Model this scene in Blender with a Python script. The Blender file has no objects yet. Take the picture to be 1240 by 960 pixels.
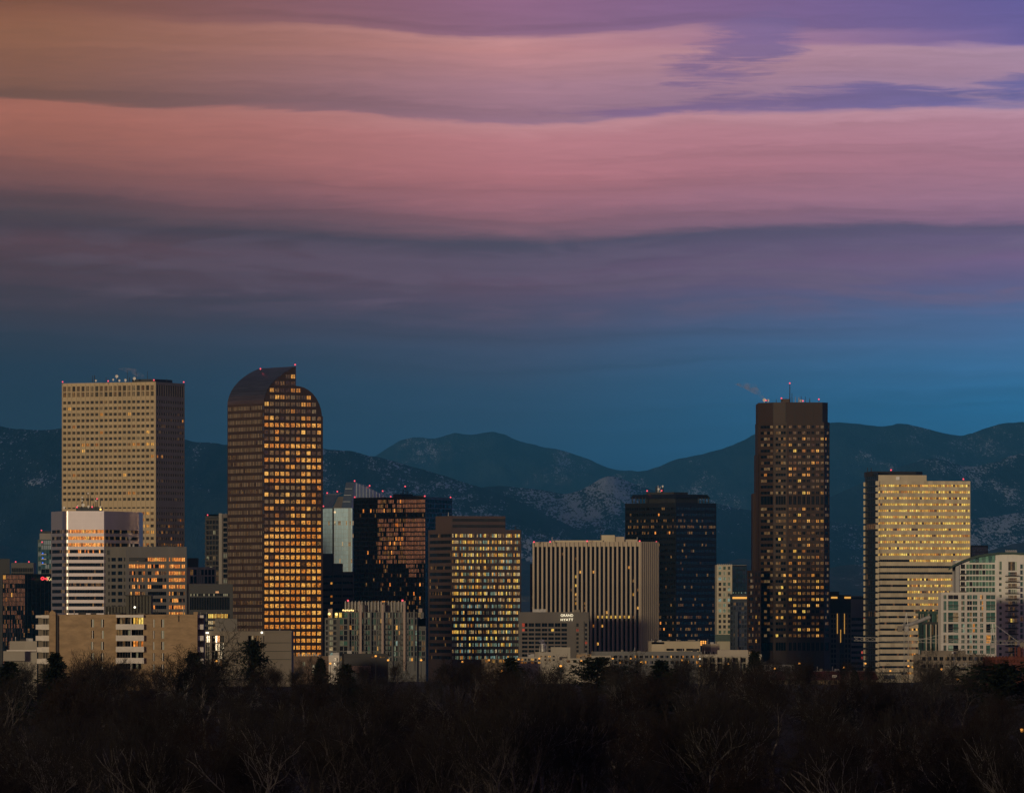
import bpy, math, random
import numpy as np
from mathutils import Vector

scn = bpy.context.scene
COL = scn.collection
R = math.radians

# ------------------------------------------------------------------ camera
F = 7900.0            # focal length in photo pixels (1240 px wide): a long telephoto
HZ = 735.0            # photo row of the true horizon
ZC = 55.0             # camera height above the downtown ground
cam = bpy.data.cameras.new("Camera")
cam.sensor_fit = 'HORIZONTAL'
cam.sensor_width = 36.0
cam.lens = 36.0 * F / 1240.0
cam.shift_y = (HZ - 480.0) / 1240.0
cam.clip_start = 1.0
cam.clip_end = 400000.0
camo = bpy.data.objects.new("Camera", cam)
camo.location = (0, 0, ZC)
camo.rotation_euler = (R(90), 0, 0)
COL.objects.link(camo)
scn.camera = camo

# ------------------------------------------------------------------ sky and sun
SUN_AZ_LEFT = 24.0    # degrees to the left of straight behind the camera
SUN_EL = 2.5
SKY_STRENGTH = 0.005
world = bpy.data.worlds.new("World")
scn.world = world
world.use_nodes = True
wt = world.node_tree
for n in list(wt.nodes):
    wt.nodes.remove(n)


def nd(t, kind, **kw):
    n = t.nodes.new(kind)
    for k, v in kw.items():
        setattr(n, k, v)
    return n


def mth(t, op, a, b=None, c=None, clamp=False):
    n = t.nodes.new('ShaderNodeMath')
    n.operation = op
    n.use_clamp = clamp
    for i, v in enumerate((a, b, c)):
        if v is None:
            continue
        if isinstance(v, (int, float)):
            n.inputs[i].default_value = v
        else:
            t.links.new(v, n.inputs[i])
    return n.outputs[0]


def s2l(c):
    return tuple((x / 255 / 12.92) if x <= 10.3 else ((x / 255 + 0.055) / 1.055) ** 2.4 for x in c)


def ramp(t, fac, stops, interp='EASE'):
    n = t.nodes.new('ShaderNodeValToRGB')
    n.color_ramp.interpolation = interp
    e = n.color_ramp.elements
    while len(e) > 1:
        e.remove(e[-1])
    for i, (p, c) in enumerate(stops):
        el = e[0] if i == 0 else e.new(p)
        el.position = p
        el.color = (*c, 1) if len(c) == 3 else c
    t.links.new(fac, n.inputs[0])
    return n.outputs[0]


def mix(t, fac, a, b, mode='MIX'):
    n = t.nodes.new('ShaderNodeMix')
    n.data_type = 'RGBA'
    n.blend_type = mode
    for s, v in ((0, fac), (6, a), (7, b)):
        if isinstance(v, (int, float)):
            n.inputs[s].default_value = v
        elif isinstance(v, tuple):
            n.inputs[s].default_value = (*v, 1)
        else:
            t.links.new(v, n.inputs[s])
    return n.outputs[2]


def build_sky(t):
    tc = nd(t, 'ShaderNodeTexCoord')
    sep = nd(t, 'ShaderNodeSeparateXYZ')
    t.links.new(tc.outputs['Generated'], sep.inputs[0])
    el = mth(t, 'MULTIPLY', mth(t, 'ARCSINE', sep.outputs[2]), 57.2958)
    az = mth(t, 'MULTIPLY', mth(t, 'ARCTAN2', sep.outputs[0], sep.outputs[1]), 57.2958)
    # band coordinate: degrees of elevation, bent and roughened like the cloud sheets
    s = mth(t, 'MULTIPLY', mth(t, 'SINE', mth(t, 'DIVIDE', az, 57.2958)), 6.4)      # -0.5..0.5 across the view
    side = mth(t, 'ADD', s, 0.5, clamp=True)
    comb = nd(t, 'ShaderNodeCombineXYZ')
    t.links.new(mth(t, 'MULTIPLY', az, 0.16), comb.inputs[0])
    t.links.new(mth(t, 'MULTIPLY', el, 1.15), comb.inputs[1])
    n1 = nd(t, 'ShaderNodeTexNoise')
    n1.inputs['Scale'].default_value = 1.0
    n1.inputs['Detail'].default_value = 6.0
    n1.inputs['Roughness'].default_value = 0.50
    n1.inputs['Distortion'].default_value = 0.3
    t.links.new(comb.outputs[0], n1.inputs['Vector'])
    comb2 = nd(t, 'ShaderNodeCombineXYZ')
    t.links.new(mth(t, 'ADD', mth(t, 'MULTIPLY', az, 0.55), 7.3), comb2.inputs[0])
    t.links.new(mth(t, 'MULTIPLY', el, 3.2), comb2.inputs[1])
    n2 = nd(t, 'ShaderNodeTexNoise')
    n2.inputs['Scale'].default_value = 1.0
    n2.inputs['Detail'].default_value = 7.0
    n2.inputs['Roughness'].default_value = 0.55
    n2.inputs['Distortion'].default_value = 0.5
    t.links.new(comb2.outputs[0], n2.inputs['Vector'])
    warp = ramp(t, side, [(0, (.20,) * 3), (.22, (.11,) * 3), (.5, (0,) * 3), (.72, (.09,) * 3), (1, (.11,) * 3)])
    rough = mth(t, 'MULTIPLY', mth(t, 'SUBTRACT', n1.outputs[0], .5), .17)
    rough2 = mth(t, 'MULTIPLY', mth(t, 'SUBTRACT', n2.outputs[0], .5), .20)
    y = mth(t, 'SUBTRACT', el, warp)
    comb4 = nd(t, 'ShaderNodeCombineXYZ')
    t.links.new(mth(t, 'MULTIPLY', az, 1.5), comb4.inputs[0])
    t.links.new(mth(t, 'MULTIPLY', el, 15.0), comb4.inputs[1])
    n4 = nd(t, 'ShaderNodeTexNoise')
    n4.inputs['Scale'].default_value = 1.0
    n4.inputs['Detail'].default_value = 6.0
    n4.inputs['Roughness'].default_value = 0.6
    n4.inputs['Distortion'].default_value = 1.2
    t.links.new(comb4.outputs[0], n4.inputs['Vector'])
    fibre = mth(t, 'MULTIPLY', mth(t, 'SUBTRACT', n4.outputs[0], .5), .06)
    y = mth(t, 'ADD', mth(t, 'ADD', y, fibre), mth(t, 'ADD', rough, rough2))
    f = mth(t, 'DIVIDE', y, 6.0, clamp=True)

    def P(row):
        return max(0.0, min(1.0, (735 - row) / 137.9 / 6.0))

    L = [(735, (18, 32, 54)), (510, (22, 36, 59)), (470, (30, 39, 62)), (430, (50, 43, 60)), (400, (70, 48, 59)), (350, (92, 56, 63)), (318, (95, 58, 64)),
         (300, (78, 49, 56)), (284, (84, 58, 62)), (262, (112, 70, 69)), (225, (150, 89, 76)), (196, (172, 101, 80)), (160, (180, 106, 84)), (150, (178, 106, 84)),
         (145, (126, 82, 64)), (110, (142, 89, 63)), (70, (154, 96, 62)), (40, (144, 86, 54)), (0, (134, 78, 46))]
    C = [(735, (28, 74, 112)), (560, (30, 77, 114)), (480, (48, 78, 112)), (430, (68, 79, 111)), (385, (87, 76, 104)), (345, (111, 80, 105)), (325, (102, 76, 101)),
         (296, (84, 71, 92)), (284, (138, 95, 110)), (255, (172, 109, 121)), (225, (194, 119, 126)), (205, (202, 125, 132)), (170, (207, 132, 138)), (151, (216, 148, 152)),
         (147, (168, 120, 140)), (110, (186, 132, 146)), (66, (212, 144, 144)), (52, (210, 146, 147)), (46, (154, 105, 134)), (0, (158, 105, 138))]
    RR = [(735, (30, 116, 172)), (510, (40, 127, 184)), (450, (70, 128, 184)), (400, (88, 117, 170)), (360, (116, 102, 150)), (330, (132, 101, 144)), (312, (119, 96, 136)),
          (292, (106, 88, 123)), (281, (158, 113, 145)), (255, (174, 123, 150)), (215, (188, 128, 150)), (165, (198, 141, 162)), (151, (210, 158, 178)),
          (147, (164, 134, 174)), (125, (172, 138, 172)), (100, (184, 143, 170)), (74, (188, 149, 175)), (67, (118, 99, 163)), (0, (104, 91, 160))]
    cols = [ramp(t, f, [(P(r), s2l(c)) for r, c in st], 'LINEAR') for st in (L, C, RR)]
    a = mth(t, 'POWER', mth(t, 'MULTIPLY', side, 2.0, clamp=True), 1.5)
    b = mth(t, 'SUBTRACT', mth(t, 'MULTIPLY', side, 2.0), 1.0, clamp=True)
    col = mix(t, b, mix(t, a, cols[0], cols[1]), cols[2])
    # gaps of violet sky in the upper cloud sheet, thin brighter wisps in the lower one
    ragged = mth(t, 'ADD', mth(t, 'MULTIPLY', mth(t, 'SUBTRACT', n2.outputs[0], .5), 6.0), mth(t, 'MULTIPLY', mth(t, 'SUBTRACT', n4.outputs[0], .5), 3.2))

    def patch(px, py, rx, ry, tilt=0.0):
        dx = mth(t, 'SUBTRACT', az, (px - 620) / 137.9)
        dy = mth(t, 'SUBTRACT', mth(t, 'SUBTRACT', el, (735 - py) / 137.9), mth(t, 'MULTIPLY', dx, tilt))
        q = mth(t, 'ADD', mth(t, 'POWER', mth(t, 'ABSOLUTE', mth(t, 'DIVIDE', dx, rx / 137.9)), 2.0), mth(t, 'POWER', mth(t, 'ABSOLUTE', mth(t, 'DIVIDE', dy, ry / 137.9)), 2.0))
        q = mth(t, 'ADD', q, ragged)
        return ramp(t, mth(t, 'MULTIPLY', mth(t, 'SUBTRACT', 1.6, q), .62, clamp=True), [(.0, (0,) * 3), (1.0, (.9,) * 3)])
    gap = mth(t, 'MAXIMUM', mth(t, 'MAXIMUM', patch(1060, 124, 210, 17, .05), patch(1230, 112, 80, 22)), mth(t, 'MAXIMUM', patch(892, 66, 74, 30, .25), patch(800, 138, 150, 7)))
    gap = mth(t, 'MULTIPLY', gap, ramp(t, f, [(P(152), (0,) * 3), (P(147), (.95,) * 3)]))
    col = mix(t, gap, col, mix(t, b, s2l((152, 106, 140)), s2l((110, 102, 168))))
    low = ramp(t, f, [(P(405), (0,) * 3), (P(360), (1,) * 3), (P(305), (.8,) * 3), (P(290), (0,) * 3)], 'EASE')
    thr2 = ramp(t, n2.outputs[0], [(.46, (0,) * 3), (.58, (.6,) * 3)])
    col = mix(t, mth(t, 'MULTIPLY', low, thr2), col, mix(t, side, s2l((98, 72, 82)), s2l((128, 106, 140))))
    # thin streaks along the pink sheet
    comb3 = nd(t, 'ShaderNodeCombineXYZ')
    t.links.new(mth(t, 'MULTIPLY', az, 0.10), comb3.inputs[0])
    t.links.new(mth(t, 'MULTIPLY', y, 7.0), comb3.inputs[1])
    n3 = nd(t, 'ShaderNodeTexNoise')
    n3.inputs['Scale'].default_value = 1.0
    n3.inputs['Detail'].default_value = 5.0
    t.links.new(comb3.outputs[0], n3.inputs['Vector'])
    st = ramp(t, n3.outputs[0], [(.3, (.88,) * 3), (.5, (1,) * 3), (.7, (1.07,) * 3)])
    col = mix(t, 1.0, col, st, 'MULTIPLY')
    col = mix(t, 1.0, col, ramp(t, n4.outputs[0], [(.3, (.955,) * 3), (.7, (1.045,) * 3)], 'LINEAR'), 'MULTIPLY')
    # higher up and all round, the cloud deck goes on as dull mauve
    hi = ramp(t, mth(t, 'DIVIDE', el, 40.0, clamp=True), [(.14, (0,) * 3), (.45, (1,) * 3)])
    col = mix(t, hi, col, s2l((52, 47, 63)))
    # the sunrise behind the camera: a warm glow low in the east, strongest round the sun
    ca = R(SUN_AZ_LEFT)
    dt = mth(t, 'ADD', mth(t, 'MULTIPLY', sep.outputs[0], -math.sin(ca)), mth(t, 'MULTIPLY', sep.outputs[1], -math.cos(ca)))
    dt = mth(t, 'POWER', mth(t, 'MAXIMUM', dt, 0.0), 1.6)
    fall = mth(t, 'POWER', 2.718, mth(t, 'MULTIPLY', mth(t, 'MAXIMUM', el, 0.0), -.14))
    gl = nd(t, 'ShaderNodeMix', data_type='RGBA')
    gl.inputs[6].default_value = (0, 0, 0, 1)
    gl.inputs[7].default_value = (.85, .40, .14, 1)
    t.links.new(mth(t, 'MULTIPLY', dt, fall), gl.inputs[0])
    return mix(t, 1.0, col, gl.outputs[2], 'ADD')


skycol = build_sky(wt)
sky = nd(wt, 'ShaderNodeTexSky', sky_type='NISHITA')
sky.sun_disc = False
sky.sun_elevation = R(SUN_EL)
sky.sun_rotation = R(180.0 + SUN_AZ_LEFT)
sky.altitude = 1600
sky.air_density = 1.0
sky.dust_density = 2.0
sky.ozone_density = 1.5
bg1 = nd(wt, 'ShaderNodeBackground')
bg1.inputs['Strength'].default_value = SKY_STRENGTH
wt.links.new(sky.outputs[0], bg1.inputs['Color'])
bg2 = nd(wt, 'ShaderNodeBackground')
bg2.inputs['Strength'].default_value = 1.06
wt.links.new(skycol, bg2.inputs['Color'])
add = nd(wt, 'ShaderNodeAddShader')
wt.links.new(bg1.outputs[0], add.inputs[0])
wt.links.new(bg2.outputs[0], add.inputs[1])
wo = nd(wt, 'ShaderNodeOutputWorld')
wt.links.new(add.outputs[0], wo.inputs['Surface'])
world.cycles.sampling_method = 'MANUAL'
world.cycles.sample_map_resolution = 1024

sun = bpy.data.lights.new("Sun", 'SUN')
sun.energy = 2.1
sun.angle = R(6.0)
sun.color = (1.0, 0.78, 0.49)
suno = bpy.data.objects.new("Sun", sun)
_a = R(SUN_AZ_LEFT)
_toward = Vector((-math.sin(_a) * math.cos(R(SUN_EL)), -math.cos(_a) * math.cos(R(SUN_EL)), math.sin(R(SUN_EL))))
suno.rotation_euler = _toward.to_track_quat('Z', 'Y').to_euler()
suno.location = (-300, -800, 400)
COL.objects.link(suno)

scn.view_settings.view_transform = 'Standard'
scn.view_settings.look = 'None'
scn.view_settings.exposure = 0.0
scn.view_settings.gamma = 1.0
scn.view_settings.use_curve_mapping = False
scn.cycles.use_denoising = True
scn.cycles.max_bounces = 5
scn.cycles.diffuse_bounces = 2
scn.cycles.glossy_bounces = 3
scn.cycles.volume_bounces = 0
scn.cycles.transparent_max_bounces = 8
scn.render.film_transparent = False

# ------------------------------------------------------------------ helpers
rng = random.Random(7)


def wx(px, D):
    return (px - 620.0) / F * D


def wz(py, D):
    return ZC + (HZ - py) / F * D


def tag(o, label=None, cat=None, group=None, kind=None):
    if label: o['label'] = label
    if cat: o['category'] = cat
    if group: o['group'] = group
    if kind: o['kind'] = kind
    return o


def mesh(name, verts, faces, mats, fmat=None, smooth=False):
    me = bpy.data.meshes.new(name)
    me.from_pydata([tuple(v) for v in verts], [], faces)
    for m in mats:
        me.materials.append(m)
    if fmat is not None and len(mats) > 1:
        me.polygons.foreach_set('material_index', np.asarray(fmat, dtype=np.int32))
    if smooth:
        me.polygons.foreach_set('use_smooth', np.ones(len(me.polygons), dtype=bool))
    me.update()
    return me


def link(name, me, parent=None, loc=(0, 0, 0), rz=0.0):
    o = bpy.data.objects.new(name, me)
    o.location = loc
    if rz: o.rotation_euler = (0, 0, rz)
    o.parent = parent
    COL.objects.link(o)
    return o


MATS = {}


def mat(name, color, rough=.8, metal=0.0, var=.12, scale=.15, spec=.4, stretch=(1, 1, 1), bump=0.0, coords='Object'):
    """surface with procedural mottling"""
    if name in MATS: return MATS[name]
    m = bpy.data.materials.new(name)
    m.use_nodes = True
    t = m.node_tree
    p = t.nodes['Principled BSDF']
    tc = nd(t, 'ShaderNodeTexCoord')
    mp = nd(t, 'ShaderNodeMapping')
    mp.inputs['Scale'].default_value = tuple(scale * s for s in stretch)
    t.links.new(tc.outputs[coords], mp.inputs[0])
    n = nd(t, 'ShaderNodeTexNoise')
    n.inputs['Scale'].default_value = 1
    n.inputs['Detail'].default_value = 8
    n.inputs['Roughness'].default_value = .65
    t.links.new(mp.outputs[0], n.inputs['Vector'])
    c = Vector(color)
    lo, hi = tuple(c * (1 - var * 2)), tuple(c * (1 + var * 2))
    col = ramp(t, n.outputs[0], [(.25, lo), (.75, hi)], 'LINEAR')
    t.links.new(col, p.inputs['Base Color'])
    p.inputs['Roughness'].default_value = rough
    p.inputs['Metallic'].default_value = metal
    p.inputs['Specular IOR Level'].default_value = spec
    if bump:
        b = nd(t, 'ShaderNodeBump')
        b.inputs['Strength'].default_value = bump
        b.inputs['Distance'].default_value = .3
        t.links.new(n.outputs[0], b.inputs['Height'])
        t.links.new(b.outputs[0], p.inputs['Normal'])
    MATS[name] = m
    return m


def glass(name, color=(.012, .014, .018), rough=.06, spec=.5, metal=0.0, wob=.03, var=.5):
    if name in MATS: return MATS[name]
    m = bpy.data.materials.new(name)
    m.use_nodes = True
    t = m.node_tree
    p = t.nodes['Principled BSDF']
    rnd = pane_random(t)
    c = Vector(color)
    t.links.new(ramp(t, rnd, [(0, tuple(c * (1 - var))), (1, tuple(c * (1 + var)))], 'LINEAR'), p.inputs['Base Color'])
    p.inputs['Roughness'].default_value = rough
    p.inputs['Metallic'].default_value = metal
    p.inputs['Specular IOR Level'].default_value = spec
    tc = nd(t, 'ShaderNodeTexCoord')
    n = nd(t, 'ShaderNodeTexNoise')
    n.inputs['Scale'].default_value = .5
    n.inputs['Detail'].default_value = 2
    t.links.new(tc.outputs['Object'], n.inputs['Vector'])
    b = nd(t, 'ShaderNodeBump')
    b.inputs['Strength'].default_value = wob
    b.inputs['Distance'].default_value = 1
    t.links.new(n.outputs[0], b.inputs['Height'])
    t.links.new(b.outputs[0], p.inputs['Normal'])
    MATS[name] = m
    return m


def pane_random(t):
    g = nd(t, 'ShaderNodeNewGeometry')
    oi = nd(t, 'ShaderNodeObjectInfo')
    return mth(t, 'FRACT', mth(t, 'ADD', g.outputs['Random Per Island'], oi.outputs['Random']))


def lit(name, color, power, lo=.15, base=(.02, .02, .02), patch=.55):
    """pane emission for mirrored dawn and lit rooms: uneven, every pane its own level"""
    if name in MATS: return MATS[name]
    m = bpy.data.materials.new(name)
    m.use_nodes = True
    t = m.node_tree
    p = t.nodes['Principled BSDF']
    p.inputs['Base Color'].default_value = (*base, 1)
    p.inputs['Roughness'].default_value = .12
    rnd = pane_random(t)
    g = nd(t, 'ShaderNodeNewGeometry')
    vm = nd(t, 'ShaderNodeVectorMath', operation='ADD')
    cb = nd(t, 'ShaderNodeCombineXYZ')
    t.links.new(mth(t, 'MULTIPLY', rnd, 91.0), cb.inputs[0])
    t.links.new(mth(t, 'MULTIPLY', rnd, 47.0), cb.inputs[2])
    t.links.new(g.outputs['Position'], vm.inputs[0])
    t.links.new(cb.outputs[0], vm.inputs[1])
    n = nd(t, 'ShaderNodeTexNoise')
    n.inputs['Scale'].default_value = 1.0
    n.inputs['Detail'].default_value = 3
    n.inputs['Roughness'].default_value = .6
    t.links.new(vm.outputs[0], n.inputs['Vector'])
    inner = ramp(t, n.outputs[0], [(.38, (1 - patch,) * 3), (.56, (1,) * 3)], 'EASE')
    lev = mth(t, 'ADD', mth(t, 'MULTIPLY', mth(t, 'POWER', rnd, .8), 1 - lo), lo)
    c = Vector(color)
    hue = ramp(t, rnd, [(0, (c.x, c.y * .72, c.z * .5)), (.6, tuple(c)), (1, (c.x, min(1, c.y * 1.18), c.z * 1.5))], 'LINEAR')
    t.links.new(hue, p.inputs['Emission Color'])
    t.links.new(mth(t, 'MULTIPLY', mth(t, 'MULTIPLY', lev, inner), power), p.inputs['Emission Strength'])
    m.cycles.emission_sampling = 'NONE'
    MATS[name] = m
    return m


def glow(name, color, power):
    if name in MATS: return MATS[name]
    m = bpy.data.materials.new(name)
    m.use_nodes = True
    p = m.node_tree.nodes['Principled BSDF']
    p.inputs['Base Color'].default_value = (*[x * .3 for x in color], 1)
    p.inputs['Emission Color'].default_value = (*color, 1)
    p.inputs['Emission Strength'].default_value = power
    m.cycles.emission_sampling = 'NONE'
    MATS[name] = m
    return m


# ------------------------------------------------------------------ numpy noise
def vnoise(x, y, seed):
    xi, yi = np.floor(x).astype(np.int64), np.floor(y).astype(np.int64)
    fx, fy = x - xi, y - yi
    fx, fy = fx * fx * (3 - 2 * fx), fy * fy * (3 - 2 * fy)

    def h(a, b):
        v = (a * 374761393 + b * 668265263 + seed * 1442695041) & 0xffffffff
        v = ((v ^ (v >> 13)) * 1274126177) & 0xffffffff
        return ((v ^ (v >> 16)) & 0xffff) / 65535.0
    return (h(xi, yi) * (1 - fx) + h(xi + 1, yi) * fx) * (1 - fy) + (h(xi, yi + 1) * (1 - fx) + h(xi + 1, yi + 1) * fx) * fy


def fbm(x, y, seed, octv=5, gain=.5, ridged=False):
    s, a, tot = 0, 1, 0
    for o in range(octv):
        v = vnoise(x * 2 ** o + 17 * o, y * 2 ** o + 31 * o, seed + o)
        if ridged: v = 1 - np.abs(2 * v - 1)
        s = s + a * v
        tot += a
        a *= gain
    return s / tot


# ------------------------------------------------------------------ ground
GY = [-3000, -900, -400, -150, -20, 20, 120, 300, 500, 1300, 1650, 1800, 3160, 4200, 9000, 14000, 20000, 26000, 60000]
GZ = [70, 98, 112, 80, 54, 53.2, 46, 36, 29, 29, 34, 33, 19, 0, 5, 40, 85, 95, 95]  # added unseen crest behind the camera, raised to shade the near wood


def gz(y):
    return float(np.interp(y, GY, GZ))


def terrain():
    xs = np.concatenate([np.linspace(-30000, -1500, 12), np.linspace(-1200, 1200, 33), np.linspace(1500, 30000, 12)])
    ys = np.unique(np.concatenate([np.linspace(-3000, -400, 8), np.linspace(-380, 1900, 80), np.linspace(2000, 9000, 40), np.linspace(10000, 60000, 20)]))
    X, Y = np.meshgrid(xs, ys)
    Z = np.interp(Y, GY, GZ) + (fbm(X / 180, Y / 180, 3, 3) - .5) * 1.2
    Z = np.where(np.abs(Y) < 60, np.interp(Y, GY, GZ), Z)
    v = np.stack([X, Y, Z], -1).reshape(-1, 3)
    nx = len(xs)
    f = [(j * nx + i, j * nx + i + 1, (j + 1) * nx + i + 1, (j + 1) * nx + i) for j in range(len(ys) - 1) for i in range(nx - 1)]
    m = mat('winter_grass', (.022, .019, .014), rough=.95, var=.3, scale=.05, bump=.3)
    o = link('ground', mesh('ground', v, f, [m], smooth=True))
    tag(o, 'dark winter ground running under the wood and the city', kind='structure')


terrain()


# ------------------------------------------------------------------ mountains
def rock(name, snow, seed, forest=(.016, .026, .032), stone=(.10, .09, .085), snowc=(.56, .68, .82), sc=1.0):
    m = bpy.data.materials.new(name)
    m.use_nodes = True
    t = m.node_tree
    p = t.nodes['Principled BSDF']
    p.inputs['Roughness'].default_value = .95
    p.inputs['Specular IOR Level'].default_value = .1
    g = nd(t, 'ShaderNodeNewGeometry')
    mp = nd(t, 'ShaderNodeMapping')
    mp.inputs['Location'].default_value = (seed * 13.1, seed * 7.7, seed * 3.3)
    mp.inputs['Scale'].default_value = (.0040 * sc, .00022 * sc, .0040 * sc)
    t.links.new(g.outputs['Position'], mp.inputs[0])

    def noise(scale, det, rough=.6):
        n = nd(t, 'ShaderNodeTexNoise')
        n.inputs['Scale'].default_value = scale
        n.inputs['Detail'].default_value = det
        n.inputs['Roughness'].default_value = rough
        t.links.new(mp.outputs[0], n.inputs['Vector'])
        return n.outputs[0]
    big, mid, fine, tiny = noise(.33, 3), noise(1.6, 6, .7), noise(6.0, 6, .75), noise(24.0, 4, .7)
    col = ramp(t, mid, [(.36, tuple(Vector(forest) * .45)), (.62, tuple(Vector(forest) * 2.2))], 'LINEAR')
    sel = mth(t, 'ADD', mth(t, 'MULTIPLY', big, .75), mth(t, 'ADD', mth(t, 'MULTIPLY', mid, .5), mth(t, 'MULTIPLY', fine, .35)))
    r = ramp(t, sel, [(.86, (0,) * 3), (1.0, (.8,) * 3)], 'LINEAR')
    col = mix(t, r, col, stone)
    # snow lies in open meadows and on bare slopes between the trees
    sep = nd(t, 'ShaderNodeSeparateXYZ')
    t.links.new(g.outputs['Normal'], sep.inputs[0])
    tilt = mth(t, 'MULTIPLY', mth(t, 'SUBTRACT', sep.outputs[2], .93), .5)
    sel2 = mth(t, 'ADD', mth(t, 'ADD', sel, tilt), snow)
    sel3 = mth(t, 'ADD', sel2, mth(t, 'MULTIPLY', mth(t, 'SUBTRACT', tiny, .5), .55))
    s = ramp(t, sel3, [(.985, (0,) * 3), (1.03, (1,) * 3)], 'LINEAR')
    col = mix(t, s, col, snowc)
    t.links.new(col, p.inputs['Base Color'])
    b = nd(t, 'ShaderNodeBump')
    b.inputs['Strength'].default_value = .6
    b.inputs['Distance'].default_value = 60
    t.links.new(fine, b.inputs['Height'])
    t.links.new(b.outputs[0], p.inputs['Normal'])
    return m


def mountain(label, D, depth, prof, seed, m, amp=.55, power=1.15, nx=460, nt=70, base=85.0, jag=1.6):
    px = np.linspace(-420, 1660, nx)
    pr = np.array(prof, float)
    py = np.interp(px, pr[:, 0], pr[:, 1])
    k = np.ones(9) / 9
    py = np.convolve(np.pad(py, 4, 'edge'), k, 'valid')
    py = py + (fbm(px / 34, px * 0 + seed, seed, 5, .6) - .5) * jag * 3.2
    t = np.concatenate([[-.35, -.12], np.linspace(0, 1, nt)])
    PX, T = np.meshgrid(px, t)
    RZ = wz(py, D)[None, :] + T * 0
    Y = D - T * depth
    X = (PX - 620) / F * D
    fall = np.where(T < 0, 1 + T * 1.2, (1 - np.clip(T, 0, 1)) ** power)
    H = np.maximum(RZ - base, 20)
    spur = fbm(X / 1500 + .35 * Y / 1500, Y / 2600, seed + 5, 6, .55, ridged=True) - .62
    env = np.clip(T, 0, 1) * (1 - np.clip(T, 0, 1)) ** .55 * 2.0
    Z = base + H * fall + spur * amp * env * H.mean(axis=1, keepdims=True) * 1.6
    Z = np.where(T > 0, np.minimum(Z, ZC + (RZ - ZC) * (Y / D) - 4), Z)
    Z[-1] = base - 120
    Z[0] = base - 120
    v = np.stack([X, Y, Z], -1).reshape(-1, 3)
    f = [(j * nx + i, (j + 1) * nx + i, (j + 1) * nx + i + 1, j * nx + i + 1) for j in range(len(t) - 1) for i in range(nx - 1)]
    me = mesh('mountain', v, f, [m], smooth=True)
    o = link('mountain', me)
    tag(o, label, kind='structure')
    return o


mountain('distant blue peak between the curved tower and the brown tower', 50000, 8000,
         [(-420, 560), (0, 560), (380, 572), (430, 562), (460, 549), (488, 531), (512, 528), (530, 533), (546, 523), (562, 525), (577, 528), (592, 520), (606, 524), (626, 533),
          (656, 541), (686, 546), (702, 553), (722, 561), (742, 568), (765, 569), (800, 580), (1000, 590), (1660, 590)], 11, rock('far_rock', -.03, 1), nx=700)
mountain('long blue mountain ridge behind the brown tower and the striped tower', 46000, 9000,
         [(-420, 640), (560, 620), (690, 596), (745, 572), (790, 568), (830, 553), (860, 546), (890, 538), (912, 526), (918, 521), (960, 515), (1005, 511), (1040, 514), (1070, 518), (1090, 511),
          (1112, 516), (1140, 525), (1165, 529), (1190, 520), (1213, 513), (1245, 512), (1400, 530), (1660, 520)], 23, rock('ridge_rock', .01, 2), nx=700)
mountain('dark forested mountain ridge behind the two left towers', 25000, 5500,
         [(-420, 520), (-100, 512), (0, 517), (30, 521), (55, 523), (80, 517), (120, 510), (170, 516), (224, 533), (245, 535), (275, 538), (330, 540), (391, 543), (420, 545), (460, 555), (500, 565), (540, 577),
          (600, 596), (700, 640), (800, 690), (1660, 730)], 37, rock('left_rock', .045, 3), nx=700)
mountain('blue mountain shoulder with snow streaks behind the striped tower', 35000, 6000,
         [(-420, 725), (700, 720), (860, 660), (960, 620), (1005, 602), (1050, 582), (1100, 562), (1126, 553), (1150, 557), (1172, 566), (1200, 560), (1245, 546), (1350, 540), (1660, 560)], 51,
         rock('shoulder_rock', .065, 4), nx=700)
mountain('snow patched foothill ridge in the middle of the range', 29500, 5000,
         [(-420, 660), (0, 640), (230, 625), (391, 622), (470, 608), (540, 598), (562, 592), (600, 588), (626, 590), (652, 592), (690, 600), (714, 589), (735, 575), (756, 581), (790, 593), (830, 602), (900, 616),
          (1000, 630), (1100, 640), (1240, 620), (1660, 640)], 67, rock('foothill_rock', .085, 5), nx=700)
mountain('low pale foothills along the foot of the mountains', 21500, 3500,
         [(-420, 650), (0, 657), (30, 668), (70, 692), (180, 700), (240, 668), (270, 680), (400, 690), (520, 700), (640, 676), (700, 704), (800, 712), (860, 690), (905, 672), (950, 690), (1012, 690), (1034, 679), (1060, 690),
          (1120, 700), (1190, 668), (1240, 656), (1660, 650)], 83, rock('low_rock', -.03, 6, forest=(.05, .045, .04), sc=1.5), amp=.15)


# ------------------------------------------------------------------ air
def haze():
    x0, x1, y0, y1, z0, z1 = -31000, 31000, -3100, 61000, -60, 1560
    v = [(x0, y0, z0), (x1, y0, z0), (x1, y1, z0), (x0, y1, z0), (x0, y0, z1), (x1, y0, z1), (x1, y1, z1), (x0, y1, z1)]
    f = [(3, 2, 1, 0), (4, 5, 6, 7), (0, 1, 5, 4), (1, 2, 6, 5), (2, 3, 7, 6), (3, 0, 4, 7)]
    m = bpy.data.materials.new('haze')
    m.use_nodes = True
    t = m.node_tree
    t.nodes.clear()
    pv = nd(t, 'ShaderNodeVolumePrincipled')
    pv.inputs['Color'].default_value = (.09, .48, 1.0, 1)
    pv.inputs['Density'].default_value = 1.9e-5
    pv.inputs['Anisotropy'].default_value = 0.0
    out = nd(t, 'ShaderNodeOutputMaterial')
    t.links.new(pv.outputs[0], out.inputs['Volume'])
    o = link('haze', mesh('haze', v, f, [m]))
    tag(o, 'thin blue dawn haze in front of the mountains', kind='stuff')


HAZE = True
if HAZE:
    haze()

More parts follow.
